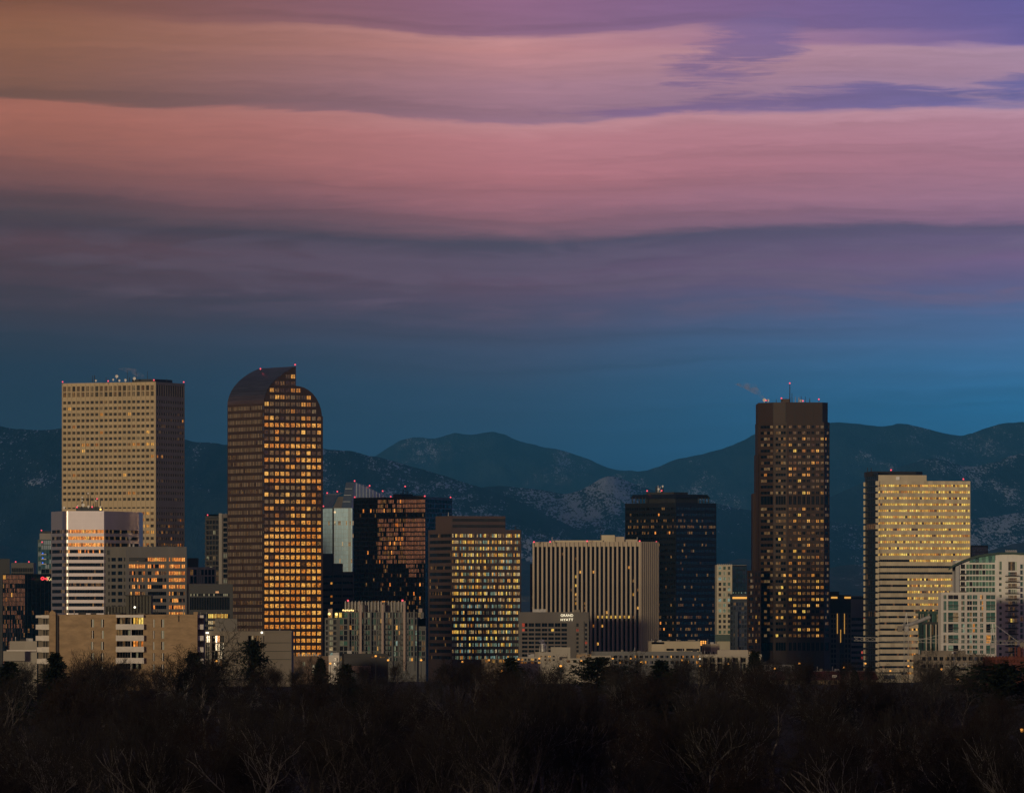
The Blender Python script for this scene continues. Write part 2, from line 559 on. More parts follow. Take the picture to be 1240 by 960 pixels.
# ------------------------------------------------------------------ building kit
def wallmat(name, color, rough=.85, var=.08, scale=.08, panel=.10, metal=0.0, spec=.3, stretch=(1, 1, .35)):
    """cladding: soft streaky staining plus a slight difference from panel to panel"""
    if name in MATS: return MATS[name]
    m = mat(name, color, rough, metal, var, scale, spec, stretch)
    t = m.node_tree
    p = t.nodes['Principled BSDF']
    src = p.inputs['Base Color'].links[0].from_socket
    g = nd(t, 'ShaderNodeNewGeometry')
    v = ramp(t, g.outputs['Random Per Island'], [(0, (1 - panel,) * 3), (1, (1 + panel * .6,) * 3)], 'LINEAR')
    t.links.new(mix(t, 1.0, src, v, 'MULTIPLY'), p.inputs['Base Color'])
    return m


# glass, then emissive panes: mirrored dawn put in as glow, plus lit rooms
G_DARK = glass('dark_glass', (.008, .010, .014), spec=.35)
G_BLACK = glass('black_glass', (.003, .004, .006), spec=.10, rough=.10)
G_BLUE = glass('blue_black_glass', (.006, .012, .022), spec=.5, rough=.10)
G_GREY = glass('grey_glass', (.030, .030, .030), spec=.5)
G_BRONZE = glass('bronze_reflection_glass', (.78, .52, .34), rough=.14, metal=1.0, wob=.05, var=.25)  # bronze glass, and on the black tower a tint imitating reflections
G_OLIVE = glass('olive_glass', (.055, .048, .030), spec=.5, var=.35)
G_TEAL = glass('teal_glass', (.040, .11, .095), spec=.7, var=.5)
G_PALE = glass('pale_blue_glass', (.34, .44, .47), rough=.18, spec=.7, var=.12)
G_SILVER = glass('silver_mirror_glass', (.52, .58, .60), rough=.14, metal=1.0, wob=.04, var=.12)
G_SLATE = glass('slate_panel_glass', (.05, .07, .11), rough=.15, spec=.7, var=.25)
BLIND = mat('pale_blind', (.36, .42, .36), rough=.7, var=.25, scale=.6, stretch=(4, 4, .1))
L_GOLD = lit('dawn_and_room_gold', (1.0, .44, .075), 1.05, lo=.28)
L_ORANGE = lit('dawn_and_room_orange', (1.0, .34, .055), 1.35, lo=.45, patch=.6)
L_DAWN = lit('mirrored_dawn_glow', (1.0, .40, .06), 1.0, lo=.62, patch=.75)  # emission for the sunrise mirrored in the curved tower's glass
G_CRYSTAL = glass('crystal_glass', (.40, .64, .78), rough=.25, spec=.6, var=.10)
L_DIM = lit('dawn_and_room_dim', (1.0, .44, .10), .22, lo=.1, patch=.8)
L_FAINT = lit('dawn_and_room_faint', (.95, .52, .18), .17, lo=.3, base=(.05, .045, .035), patch=.6)
L_YEL = lit('dawn_and_room_yellow', (1.0, .60, .10), 1.1, lo=.35, patch=.5)
L_CREAM = lit('lit_cream', (1.0, .66, .28), .62, lo=.25, patch=.7)
L_MINT = lit('glow_mint', (.62, .92, .66), .30, lo=.25, base=(.10, .13, .11), patch=.7)
L_HOT = lit('lit_hot', (1.0, .78, .42), 1.6, lo=.5)
L_RED = lit('lit_red', (1.0, .12, .05), .5, lo=.3)
RED = glow('red_beacon', (1.0, .10, .14), 1.3)
WHITE_LAMP = glow('white_lamp', (1.0, .9, .7), 2.2)
AMBER = glow('amber_strip', (1.0, .48, .09), .85)
STEEL = mat('dark_roof_steel', (.016, .017, .019), rough=.6, var=.3, scale=.3)
GALV = mat('galvanised_steel', (.30, .30, .30), rough=.5, metal=.4, var=.2, scale=.5)
WHITE = mat('white_painted_steel', (.62, .62, .60), rough=.5, var=.1, scale=.4)
ROOFGREY = mat('roof_membrane', (.20, .18, .15), rough=.9, var=.15, scale=.1)


def lin(n, a, b, w):
    """n windows of relative width w between a and b"""
    p = (b - a) / n
    return [(a + p * i + p * (1 - w) / 2, a + p * i + p * (1 + w) / 2) for i in range(n)]


def rows(y0, pitch, n, h):
    """n rows of window openings of height h, the first centred on photo row y0"""
    return [(y0 + pitch * i - h / 2, y0 + pitch * i + h / 2) for i in range(n)]


def pick(*opts):
    ms, ws = zip(*opts)
    return lambda r, c, k: rng.choices(ms, ws)[0]


class Building:
    def __init__(s, name, label, D, pts, back=35.0, group=None, cat='building', wall=None):
        s.D, s.px = D, [p[0] for p in pts]
        s.P = [(wx(x, D + d), D + d) for x, d in pts]
        i = min(range(len(pts)), key=lambda k: s.P[k][1])
        s.o = (s.P[i][0], s.P[i][1], gz(s.P[i][1]))
        s.root = bpy.data.objects.new(name, None)
        s.root.location = s.o
        COL.objects.link(s.root)
        tag(s.root, label, cat, group)
        if len(pts) == 3:
            q = [(s.P[0][0] + s.P[2][0] - s.P[1][0], s.P[0][1] + s.P[2][1] - s.P[1][1])]
        else:
            q = [(s.P[-1][0], s.P[-1][1] + back), (s.P[0][0], s.P[0][1] + back)]
        s.back = q
        s.V, s.F, s.M, s.mats = [], [], [], []
        s.holes = []
        s.wall = wall
        s.done = set()

    def z(s, y, d=0.0):
        return wz(y, s.D + d)

    def mi(s, m):
        if m not in s.mats: s.mats.append(m)
        return s.mats.index(m)

    def quad(s, pts, m):
        n = len(s.V)
        s.V += [(p[0] - s.o[0], p[1] - s.o[1], p[2] - s.o[2]) for p in pts]
        s.F.append(tuple(range(n, n + len(pts))))
        s.M.append(s.mi(m))

    def seg(s, i):
        a, b = s.P[i], s.P[i + 1]
        dx, dy = b[0] - a[0], b[1] - a[1]
        L = math.hypot(dx, dy)
        return a, (dx / L, dy / L), (dy / L, -dx / L), L

    def facade(s, i, ytop, ybot, cols, rws, pk, depth=.45, wall=None, span=None, sub=1, mull=True, name='window', split=1, frac=False, skip=None, frame=None):
        """a wall with real openings: cols in photo columns (or fractions), rows in photo rows"""
        s.done.add(i)
        wall = wall or s.wall
        span = span or wall
        a, d, n, L = s.seg(i)
        zt, zbm = s.z(ytop), (s.o[2] - 2 if ybot is None else s.z(ybot))
        U = [(u if frac else (u - s.px[i]) / (s.px[i + 1] - s.px[i])) * L for c in cols for u in c]
        U = [min(max(u, .05), L - .05) for u in U]
        Zs = [s.z(y) for r in rws for y in r]

        def P(u, z, dep=0.0):
            return (a[0] + d[0] * u - n[0] * dep, a[1] + d[1] * u - n[1] * dep, z)

        def rect(u0, u1, z0, z1, m):
            s.quad([P(u0, z0), P(u1, z0), P(u1, z1), P(u0, z1)], m)
        gu = [0.0] + U + [L]
        top = zt
        for r in range(len(rws)):
            z1, z0 = Zs[2 * r], Zs[2 * r + 1]
            for q in range(split):
                rect(L * q / split, L * (q + 1) / split, z1, top, span)
            for c in range(len(cols) + 1):
                rect(gu[2 * c], gu[2 * c + 1], z0, z1, wall)
            for c in range(len(cols)):
                u0, u1 = U[2 * c], U[2 * c + 1]
                if skip and skip(r, c):
                    rect(u0, u1, z0, z1, span)
                    continue
                for q in ([P(u0, z0), P(u0, z0, depth), P(u0, z1, depth), P(u0, z1)], [P(u1, z1), P(u1, z1, depth), P(u1, z0, depth), P(u1, z0)],
                          [P(u0, z1), P(u0, z1, depth), P(u1, z1, depth), P(u1, z1)], [P(u1, z0), P(u1, z0, depth), P(u0, z0, depth), P(u0, z0)]):
                    s.quad(q, wall)
                ms = [pk(r, c, k) for k in range(sub)]
                s.holes.append((P(u0, z0, depth * .9), math.atan2(d[1], d[0]), u1 - u0, z1 - z0, ms, mull, name, frame))
            top = z0
        rect(0, L, zbm, top, wall)

    def plain(s, ytop, wall=None, ybot=None, roof=None):
        """the rest of the shell: blank walls, back walls and roof"""
        wall = wall or s.wall
        zt, zb = s.z(ytop), (s.o[2] - 2 if ybot is None else s.z(ybot))
        ring = s.P + s.back
        for i in range(len(ring)):
            if i in s.done and i < len(s.P) - 1: continue
            p, q = ring[i], ring[(i + 1) % len(ring)]
            s.quad([(*p, zb), (*q, zb), (*q, zt), (*p, zt)], wall)
        s.quad([(*p, zt - .3) for p in ring], roof or ROOFGREY)
        if s.D < 3300 and ybot is None:
            # rooftop air handlers, ducts and vent pipes
            x0, x1 = min(p[0] for p in s.P), max(p[0] for p in s.P)
            yb = s.o[1]
            for k in range(max(2, int((x1 - x0) / 7))):
                w, h, dp = rng.uniform(.6, 2.4), rng.uniform(.4, 1.5), rng.uniform(.8, 2.0)
                X, Y = rng.uniform(x0 + 1.5, x1 - 2.5) - s.o[0], yb + rng.uniform(3.5, 6.0) - s.o[1]
                Z = zt - .35 - s.o[2]
                link('roof_unit', boxmesh('roof_unit', X, X + w, Y, Y + dp, Z, Z + h, rng.choice((GALV, STEEL, ROOFGREY))), s.root)
                if k % 2 == 0:
                    link('vent_pipe', cyl('vent_pipe', 6, .12, .12, rng.uniform(1.0, 2.4), GALV), s.root, (X - 1.0, Y, Z))

    def finish(s, cap=300):
        link('wall', mesh('wall', s.V, s.F, s.mats, s.M), s.root)
        hs = sorted(s.holes, key=lambda h: -h[2] * h[3])
        cache, V, F_, M, ms = {}, [], [], [], []
        for k, (p, ang, w, h, pm, mull, name, frame) in enumerate(hs):
            loc = (p[0] - s.o[0], p[1] - s.o[1], p[2] - s.o[2])
            if k < cap:
                key = (round(w, 2), round(h, 2), tuple(m.name for m in pm), mull, rng.randrange(4) if len(pm) < 6 else k)
                me = cache.get(key)
                if me is None:
                    v, f, fm, mm = pane(w, h, pm, mull, frame)
                    me = cache[key] = mesh(name, v, f, mm, fm)
                link(name, me, s.root, loc, ang)
            else:
                v, f, fm, mm = pane(w, h, pm, mull, frame)
                n = len(V)
                ca, sa = math.cos(ang), math.sin(ang)
                V += [(loc[0] + x * ca - y * sa, loc[1] + x * sa + y * ca, loc[2] + z) for x, y, z in v]
                F_ += [tuple(i + n for i in q) for q in f]
                for m in mm:
                    if m not in ms: ms.append(m)
                M += [ms.index(mm[i]) for i in fm]
        if V:
            tag(link('window_grid', mesh('window_grid', V, F_, ms, M), s.root), kind='stuff')
        return s

    # ---- parts
    def prism(s, name, pts, ytop, ybot, m, back=12.0, parent=None, ytop2=None, zbot=None):
        P = [(wx(x, s.D + d), s.D + d) for x, d in pts]
        if len(P) == 3 and back is None:
            P.append((P[0][0] + P[2][0] - P[1][0], P[0][1] + P[2][1] - P[1][1]))
        else:
            P += [(P[-1][0], P[-1][1] + back), (P[0][0], P[0][1] + back)]
        zt, zb = s.z(ytop), (s.z(ybot) if zbot is None else zbot)
        n = len(P)
        v = [(x - s.o[0], y - s.o[1], z - s.o[2]) for z in (zb, zt) for x, y in P]
        f = [(i, (i + 1) % n, n + (i + 1) % n, n + i) for i in range(n)] + [tuple(range(n, 2 * n)), tuple(range(n - 1, -1, -1))]
        return link(name, mesh(name, v, f, [m]), parent or s.root)

    def box(s, name, x0, x1, y0, y1, m, d=0.0, t=1.0, parent=None):
        """box between photo columns x0..x1 and rows y0..y1, front face d metres behind the reference plane, t thick"""
        D = s.D + d
        X0, X1 = wx(x0, D) - s.o[0], wx(x1, D) - s.o[0]
        Y0, Y1 = D - s.o[1], D + t - s.o[1]
        Z0, Z1 = wz(y1, D) - s.o[2], wz(y0, D) - s.o[2]
        return link(name, boxmesh(name, X0, X1, Y0, Y1, Z0, Z1, m), parent or s.root)

    def pole(s, name, x, y0, y1, d=5.0, r=.25, m=None, parent=None):
        D = s.D + d
        X, Y = wx(x, D) - s.o[0], D - s.o[1]
        return link(name, cyl(name, 6, r, r * .6, wz(y0, D) - wz(y1, D), m or STEEL), parent or s.root, (X, Y, wz(y1, D) - s.o[2]))

    def ball(s, name, x, y, m, d=0.0, r=.9, parent=None, sq=1.0):
        D = s.D + d
        return link(name, ballmesh(name, r, m, sq), parent or s.root, (wx(x, D) - s.o[0], D - s.o[1], wz(y, D) - s.o[2]))

    def beacon(s, x, y, d=0.0, r=.5):
        r = min(r, .5)
        b = s.ball('warning_light', x, y - .6, RED, d, r)
        D = s.D + d
        b2 = link('stem', cyl('stem', 5, .14, .14, 1.6, STEEL), b, (0, 0, -1.9))
        return b

    def dish(s, x, y, d, r=1.2, m=None):
        D = s.D + d
        o = link('satellite_dish', dishmesh(r, m or WHITE), s.root, (wx(x, D) - s.o[0], D - s.o[1], wz(y, D) - s.o[2]))
        return o


def boxmesh(name, X0, X1, Y0, Y1, Z0, Z1, m):
    v = [(X0, Y0, Z0), (X1, Y0, Z0), (X1, Y1, Z0), (X0, Y1, Z0), (X0, Y0, Z1), (X1, Y0, Z1), (X1, Y1, Z1), (X0, Y1, Z1)]
    f = [(3, 2, 1, 0), (4, 5, 6, 7), (0, 1, 5, 4), (1, 2, 6, 5), (2, 3, 7, 6), (3, 0, 4, 7)]
    return mesh(name, v, f, [m])


def cyl(name, n, r0, r1, h, m, z0=0.0):
    v = [(math.cos(2 * math.pi * i / n) * r, math.sin(2 * math.pi * i / n) * r, z) for r, z in ((r0, z0), (r1, z0 + h)) for i in range(n)]
    f = [(i, (i + 1) % n, n + (i + 1) % n, n + i) for i in range(n)] + [tuple(range(n, 2 * n)), tuple(range(n - 1, -1, -1))]
    return mesh(name, v, f, [m])


def ballmesh(name, r, m, sq=1.0, n=8, k=5):
    v, f = [(0, 0, -r * sq)], []
    for j in range(1, k):
        a = -math.pi / 2 + math.pi * j / k
        v += [(r * math.cos(a) * math.cos(2 * math.pi * i / n), r * math.cos(a) * math.sin(2 * math.pi * i / n), r * sq * math.sin(a)) for i in range(n)]
    v.append((0, 0, r * sq))
    f += [(0, 1 + (i + 1) % n, 1 + i) for i in range(n)]
    for j in range(k - 2):
        b = 1 + j * n
        f += [(b + i, b + (i + 1) % n, b + n + (i + 1) % n, b + n + i) for i in range(n)]
    b = 1 + (k - 2) * n
    f += [(b + i, b + (i + 1) % n, len(v) - 1) for i in range(n)]
    return mesh(name, v, f, [m], smooth=True)


def dishmesh(r, m):
    n, v, f = 12, [(0, .25 * r, 0)], []
    for k, (q, y) in enumerate(((.5, .18), (1, 0))):
        v += [(q * r * math.cos(2 * math.pi * i / n), y * r, q * r * math.sin(2 * math.pi * i / n)) for i in range(n)]
    f += [(0, 1 + i, 1 + (i + 1) % n) for i in range(n)]
    f += [(1 + i, 1 + n + i, 1 + n + (i + 1) % n, 1 + (i + 1) % n) for i in range(n)]
    b = len(v)
    v += [(-.12, .2 * r, 0), (.12, .2 * r, 0), (.12, .5 * r, 0), (-.12, .5 * r, 0), (-.12, .2 * r, -r * 1.6), (.12, .2 * r, -r * 1.6), (.12, .5 * r, -r * 1.6), (-.12, .5 * r, -r * 1.6)]
    f += [(b + 4, b + 5, b + 1, b), (b + 5, b + 6, b + 2, b + 1), (b + 6, b + 7, b + 3, b + 2), (b + 7, b + 4, b, b + 3)]
    return mesh('satellite_dish', v, f, [m])


def pane(w, h, ms, mull=True, frame=None):
    """glass set in an opening, each sheet very slightly out of true, with mullions standing proud"""
    n = len(ms)
    v, f, fm, mats = [], [], [], []
    for k, m in enumerate(ms):
        if m not in mats: mats.append(m)
        a, b = w * k / n, w * (k + 1) / n
        e = [rng.uniform(0, .03) for _ in range(3)]
        i = len(v)
        v += [(a, e[0], 0), (b, e[1], 0), (b, e[1] + e[2], h), (a, e[0] + e[2], h)]
        f.append((i, i + 1, i + 2, i + 3))
        fm.append(mats.index(m))
    if mull:
        fr = frame or STEEL
        if fr not in mats: mats.append(fr)
        mi = mats.index(fr)
        us = [w * k / n for k in range(1, n)] if n > 1 else [w / 2]
        t = .09 if n > 1 else .12
        for u in us:
            i = len(v)
            v += [(u - t, -.14, 0), (u + t, -.14, 0), (u + t, -.14, h), (u - t, -.14, h), (u - t, .05, 0), (u + t, .05, 0), (u + t, .05, h), (u - t, .05, h)]
            f += [(i, i + 1, i + 2, i + 3), (i + 4, i, i + 3, i + 7), (i + 1, i + 5, i + 6, i + 2)]
            fm += [mi] * 3
    return v, f, fm, mats


def text_mesh(txt, size, m, depth=.15, spacing=1.0):
    cu = bpy.data.curves.new('lettering', 'FONT')
    cu.body = txt
    cu.size = size
    cu.extrude = depth
    cu.space_character = spacing
    o = bpy.data.objects.new('lettering', cu)
    COL.objects.link(o)
    bpy.context.view_layer.update()
    me = bpy.data.meshes.new_from_object(o.evaluated_get(bpy.context.evaluated_depsgraph_get()))
    bpy.data.objects.remove(o)
    me.materials.clear()
    me.materials.append(m)
    return me

# ------------------------------------------------------------------ the towers
TAN = wallmat('tan_granite', (.41, .33, .215), panel=.08)
BROWN = wallmat('red_brown_granite', (.046, .027, .019), panel=.15, rough=.5)
BRONZE = mat('bronze_vault_metal', (.20, .19, .19), rough=.32, metal=.9, var=.25, scale=.4, stretch=(.1, .1, 4))


def tan_tower():
    b = Building('office_tower', 'tall tan granite tower with a square window grid and flat antenna roof', 4200, [(75, 31), (188.6, 0), (223.6, 36)], cat='tower', wall=TAN)
    rl = [(466.2, 472.4), (473.6, 479.2)] + rows(486, 7.37, 17, 3.5) + [(613.6, 615.2)] + rows(621.4, 7.55, 12, 3.6)

    def pl(r, c, k):
        if r < 2: return rng.choices((L_FAINT, G_OLIVE, L_DIM), (5, 4, 1.5))[0]
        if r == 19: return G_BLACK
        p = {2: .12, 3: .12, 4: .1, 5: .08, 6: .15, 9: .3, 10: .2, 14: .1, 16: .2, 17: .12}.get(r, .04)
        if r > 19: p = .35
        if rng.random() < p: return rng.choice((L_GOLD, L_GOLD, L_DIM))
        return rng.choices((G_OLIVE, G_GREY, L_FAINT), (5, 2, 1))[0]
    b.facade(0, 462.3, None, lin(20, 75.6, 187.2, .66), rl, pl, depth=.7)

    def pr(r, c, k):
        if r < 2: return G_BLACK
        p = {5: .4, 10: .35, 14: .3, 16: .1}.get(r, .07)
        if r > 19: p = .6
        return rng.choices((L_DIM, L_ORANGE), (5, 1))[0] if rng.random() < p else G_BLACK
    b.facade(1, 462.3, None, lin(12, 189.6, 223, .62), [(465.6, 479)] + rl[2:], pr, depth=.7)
    # slim ribs between the window columns of the broad face
    a, d, n, L = b.seg(0)
    for k in range(21):
        u = L * (.6 + (187.2 - 75.6) / 20 * k) / (188.6 - 75)
        v0 = boxmesh('rib', -.22, .22, -.28, .1, 0, b.z(463) - b.o[2], TAN)
        link('rib', v0, b.root, (a[0] + d[0] * u - b.o[0], a[1] + d[1] * u - b.o[1], 0), math.atan2(d[1], d[0]))
    b.plain(462.3)
    b.finish()
    b.prism('roof_plant', [(160, 14), (188, 8), (208, 26)], 458.4, 462.6, STEEL, back=8)
    for x, y0, r in ((112, 454.6, .22), (114.4, 454.2, .3), (128.5, 457, .2), (142, 453.8, .2), (154.5, 448.4, .16), (157, 456.8, .3), (165, 450, .14), (178.5, 449.2, .18), (202, 458, .15)):
        b.pole('antenna', x, y0, 462.6, 6, r)
    for x, y, r in ((141.3, 455.6, 1.0), (162.7, 458.2, .95), (151.8, 460.2, .8), (137, 459.6, .6), (144.5, 460.6, .7), (116, 460.8, .6)):
        b.dish(x, y, 5, r)
    for x, y, d in ((75.8, 463, 30.5), (131, 462, 14), (186.3, 460.8, 1), (222.5, 463.2, 34.5)):
        b.beacon(x, y, d)


tan_tower()


G_STRIP = glass('strip_glass', (.29, .23, .16), rough=.2, spec=.6, var=.3)  # pale base colour stands in for sky mirrored in the narrow panes


def curved_tower():
    b = Building('office_tower', 'brown granite tower with a curved stepped crown and golden windows', 3950, [(275.4, 37), (317.9, .9), (319.3, 0), (391, 21)], cat='tower', wall=BROWN)
    b.back = [(b.P[3][0] + b.P[0][0] - b.P[2][0], b.P[3][1] + b.P[0][1] - b.P[2][1])]
    cols = [(320.4 + 6.37 * c, 325.2 + 6.37 * c) for c in range(11)]
    ys = [446.6 + 8.43 * r for r in range(43)]
    body = [(y - 2.2, y + 2.4) for y in ys if y > 504]
    bright = [rng.random() for _ in range(60)]

    def pr(r, c, k):  # gold of the mirrored sunrise is put in as pane emission
        t = r / 34
        q = bright[r]
        if t > .45 or q > .75:
            return rng.choices((L_DAWN, L_GOLD, L_DIM), (9, 1.2, .4 if t > .5 else 1))[0]
        return rng.choices((L_DAWN, L_GOLD, L_DIM, L_FAINT), (.5 + 3 * q * t / .45, 2.5, 4, 3))[0]
    b.facade(2, 502.6, None, cols, body, pr, depth=.4, mull=False)
    wl = lin(22, 276.2, 317.4, .5)
    lrow = {8: .25, 12: .6, 17: .25, 20: .2, 24: .2, 26: .25, 28: .95}

    def pl(r, c, k):
        if rng.random() < lrow.get(r, .09): return rng.choice((L_DIM, L_DIM, L_FAINT))
        return rng.choices((G_STRIP, L_FAINT), (6, 1))[0]
    yl = [(y - 2.4, y + 2.4) for y in [493.4 + 8.43 * r for r in range(37)]]
    b.facade(0, 488.2, None, wl, yl, pl, depth=.06, mull=False)
    b.facade(1, 488.2, None, [(.12, .88)], yl, pick((G_SILVER, 1)), depth=.15, mull=False, frac=True)
    b.plain(502.6)
    # arched crown: front wall, step and barrel vault carried back over the tower
    prof = [(319.3, 489), (319.6, 484), (321, 478), (323.6, 471.6), (327.4, 465.4), (332.6, 459.4), (338.6, 454), (345.4, 449.2), (352, 445.6), (358.2, 442.8)]
    step = [(358.2, 466.4), (363, 466.9), (368.4, 468.4), (373.6, 471.2), (378.8, 475.6), (383, 481), (386.4, 487.4), (388.6, 494), (389.6, 500), (389.8, 502.6)]
    a, d, n, L = b.seg(2)

    def P(px, y, dep=0.0, bk=0.0):
        u = (px - 319.3) / (391 - 319.3) * L
        return (a[0] + d[0] * u - n[0] * dep + bk * (b.P[0][0] - b.P[2][0]), a[1] + d[1] * u - n[1] * dep + bk * (b.P[0][1] - b.P[2][1]), b.z(y))
    out = [P(x, y) for x, y in prof + step] + [P(319.3, 502.6)]
    b.quad(out[::-1], BROWN)
    b.quad([P(358.2, 442.8), P(358.2, 466.4), P(358.2, 466.4, 0, 1), P(358.2, 442.8, 0, 1)], BROWN)
    for i in range(len(step) - 1):
        b.quad([P(*step[i]), P(*step[i + 1]), P(*step[i + 1], 0, 1), P(*step[i], 0, 1)], BRONZE)
    b.quad([P(x, y, 0, 1) for x, y in prof + step] + [P(319.3, 504, 0, 1)], BROWN)

    def inside(x0, x1, y0):
        pr_ = np.array(prof if x0 < 358 else step)
        return y0 > max(np.interp(x0, pr_[:, 0], pr_[:, 1]), np.interp(min(x1, 389.7), pr_[:, 0], pr_[:, 1])) + .6
    for r, y in enumerate(y for y in ys if y < 504):
        for x0, x1 in cols:
            if not inside(x0, x1, y - 2.2): continue
            p = P(x0, y + 2.4, -.08)
            q = P(x1, y - 2.2, -.08)
            w = math.hypot(q[0] - p[0], q[1] - p[1])
            b.holes.append((p, math.atan2(d[1], d[0]), w, q[2] - p[2], [rng.choices((L_GOLD, L_FAINT, L_DIM, L_YEL), (4, 4, 3, .6))[0]], True, 'window', None))
    b.finish()
    # vault sheets, each its own panel
    for i in range(len(prof) - 1):
        (x0, y0), (x1, y1) = prof[i], prof[i + 1]
        for h in range(2):
            f0, f1 = h / 2, (h + 1) / 2
            xa, ya, xb, yb = x0 + (x1 - x0) * f0, y0 + (y1 - y0) * f0, x0 + (x1 - x0) * f1, y0 + (y1 - y0) * f1
            e = rng.uniform(0, .10)
            v = [P(xa, ya - e), P(xb, yb - e), P(xb, yb - e, 0, 1), P(xa, ya - e, 0, 1), P(xa + .5, ya + .7), P(xb + .5, yb + .7), P(xb + .5, yb + .7, 0, 1), P(xa + .5, ya + .7, 0, 1)]
            v = [(p[0] - b.o[0], p[1] - b.o[1], p[2] - b.o[2]) for p in v]
            link('roof_panel', mesh('roof_panel', v, [(0, 3, 2, 1), (4, 5, 6, 7), (0, 1, 5, 4), (1, 2, 6, 5), (2, 3, 7, 6), (3, 0, 4, 7)], [BRONZE]), b.root)
    b.beacon(357.4, 442.2, 12)
    b.beacon(315.4, 447.2, 34)


curved_tower()

DKBROWN = wallmat('dark_brown_granite', (.034, .019, .0125), panel=.12, rough=.6)


def faceted_tower():
    b = Building('office_tower', 'tall faceted dark brown tower with a blank top and a black plant belt', 4150, [(917.6, 13), (936.6, 3.5), (952.6, 0), (998, 1.5), (1004.6, 8)], cat='tower', wall=DKBROWN, back=45)
    up = rows(516.6, 7.26, 12, 3.2)
    dn = rows(616, 7.3, 22, 3.3)
    rw = up + [(600.4, 610.6)] + dn + [(777.6, 787.4)]

    def lv(base, mid, hot):
        band = {0: .5, 2: .75, 4: .45, 6: .55, 7: .5, 8: .6, 11: .5}

        def f(r, c, k):
            if r in (12, 35): return G_BLACK
            p = (band.get(r, .3) if r < 12 else (.62 if r > 14 else .5)) * base
            if r in (26, 27, 28): p = base
            if rng.random() < p: return rng.choices((L_YEL, L_GOLD, L_DIM), (hot, mid, 7))[0]
            return G_BLACK if rng.random() < .6 else L_FAINT
        return f
    fc = [(957 + 5.5 * k - 1.7, 957 + 5.5 * k + 1.7) for k in range(8)]
    b.facade(2, 511, None, fc, rw, lv(1.0, 3.0, 1.5), depth=.4)
    b.facade(1, 511, None, [(939.2, 951.4)], rw, lv(.33, 2, 1.4), depth=.4, sub=4)
    b.facade(0, 511, None, [(921, 935.8)], rw, lv(.12, 2, .5), depth=.4, sub=4)
    b.facade(3, 511, None, [(999.4, 1003.8)], rw, lv(.10, 2, .5), depth=.4, sub=2)
    b.plain(511)
    b.finish()
    crown = Building.prism(b, 'crown', [(918.2, 13.4), (936.2, 4.4), (951.4, 1.4), (996, 3), (1002.4, 9.4)], 487, 511.2, DKBROWN, back=43)
    for x, d in ((936.2, 4.2), (951.4, 1.2), (962.6, 1.6), (973.6, 2), (984.6, 2.4), (995.4, 2.8)):
        b.box('panel_joint', x - .22, x + .22, 487.6, 511, STEEL, d, .5, parent=crown)
    # lower wings stepping out to the left
    for x0, y0, dd in ((915.2, 549.6, 15), (911.6, 596.8, 17)):
        b.prism('step_wing', [(x0, dd), (918.6, dd - 3.5)], y0, 690, DKBROWN, back=30, zbot=b.o[2])
    b.pole('mast', 956.4, 464.6, 487, 18, .32)
    b.beacon(956.4, 464.6, 18)
    b.box('roof_hut', 946, 956, 483, 487, BROWN, 16, 5)
    for x, y0, r in ((959, 476, .25), (963, 480, .2), (967.5, 481, .4), (970.2, 479.6, .25), (975.2, 480, .2), (980.6, 482, .3), (940, 483, .2)):
        b.pole('antenna', x, y0, 487.2, 14, r, GALV if x in (963, 967.5) else STEEL)
    b.dish(925.5, 484.2, 14, 1.1)
    b.dish(970, 485.2, 14, .9)
    b.dish(930, 484.8, 14, .8)
    for x, y, d in ((927.6, 485.4, 12), (946.3, 482.8, 15), (972.4, 486, 13), (991.6, 484, 13)):
        b.beacon(x, y, d)
    # low stepped block at its foot
    c = Building('office_building', 'low dark brown block at the left foot of the faceted tower', 4140, [(904.6, 16), (913.4, 0), (921.6, 2)], wall=DKBROWN)
    c.facade(0, 690.4, None, [(905.8, 912.2)], rows(695.6, 7.3, 14, 3.8), lv(.3, 2, .8), sub=3)
    c.facade(1, 690.4, None, lin(2, 913.8, 921.2, .5), rows(695.6, 7.3, 14, 3.8), lv(.3, 2, .8))
    c.plain(690.4)
    c.finish()


faceted_tower()

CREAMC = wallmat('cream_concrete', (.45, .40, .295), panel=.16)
NAVY = wallmat('dark_blue_panel', (.012, .016, .022), panel=.3, rough=.3)


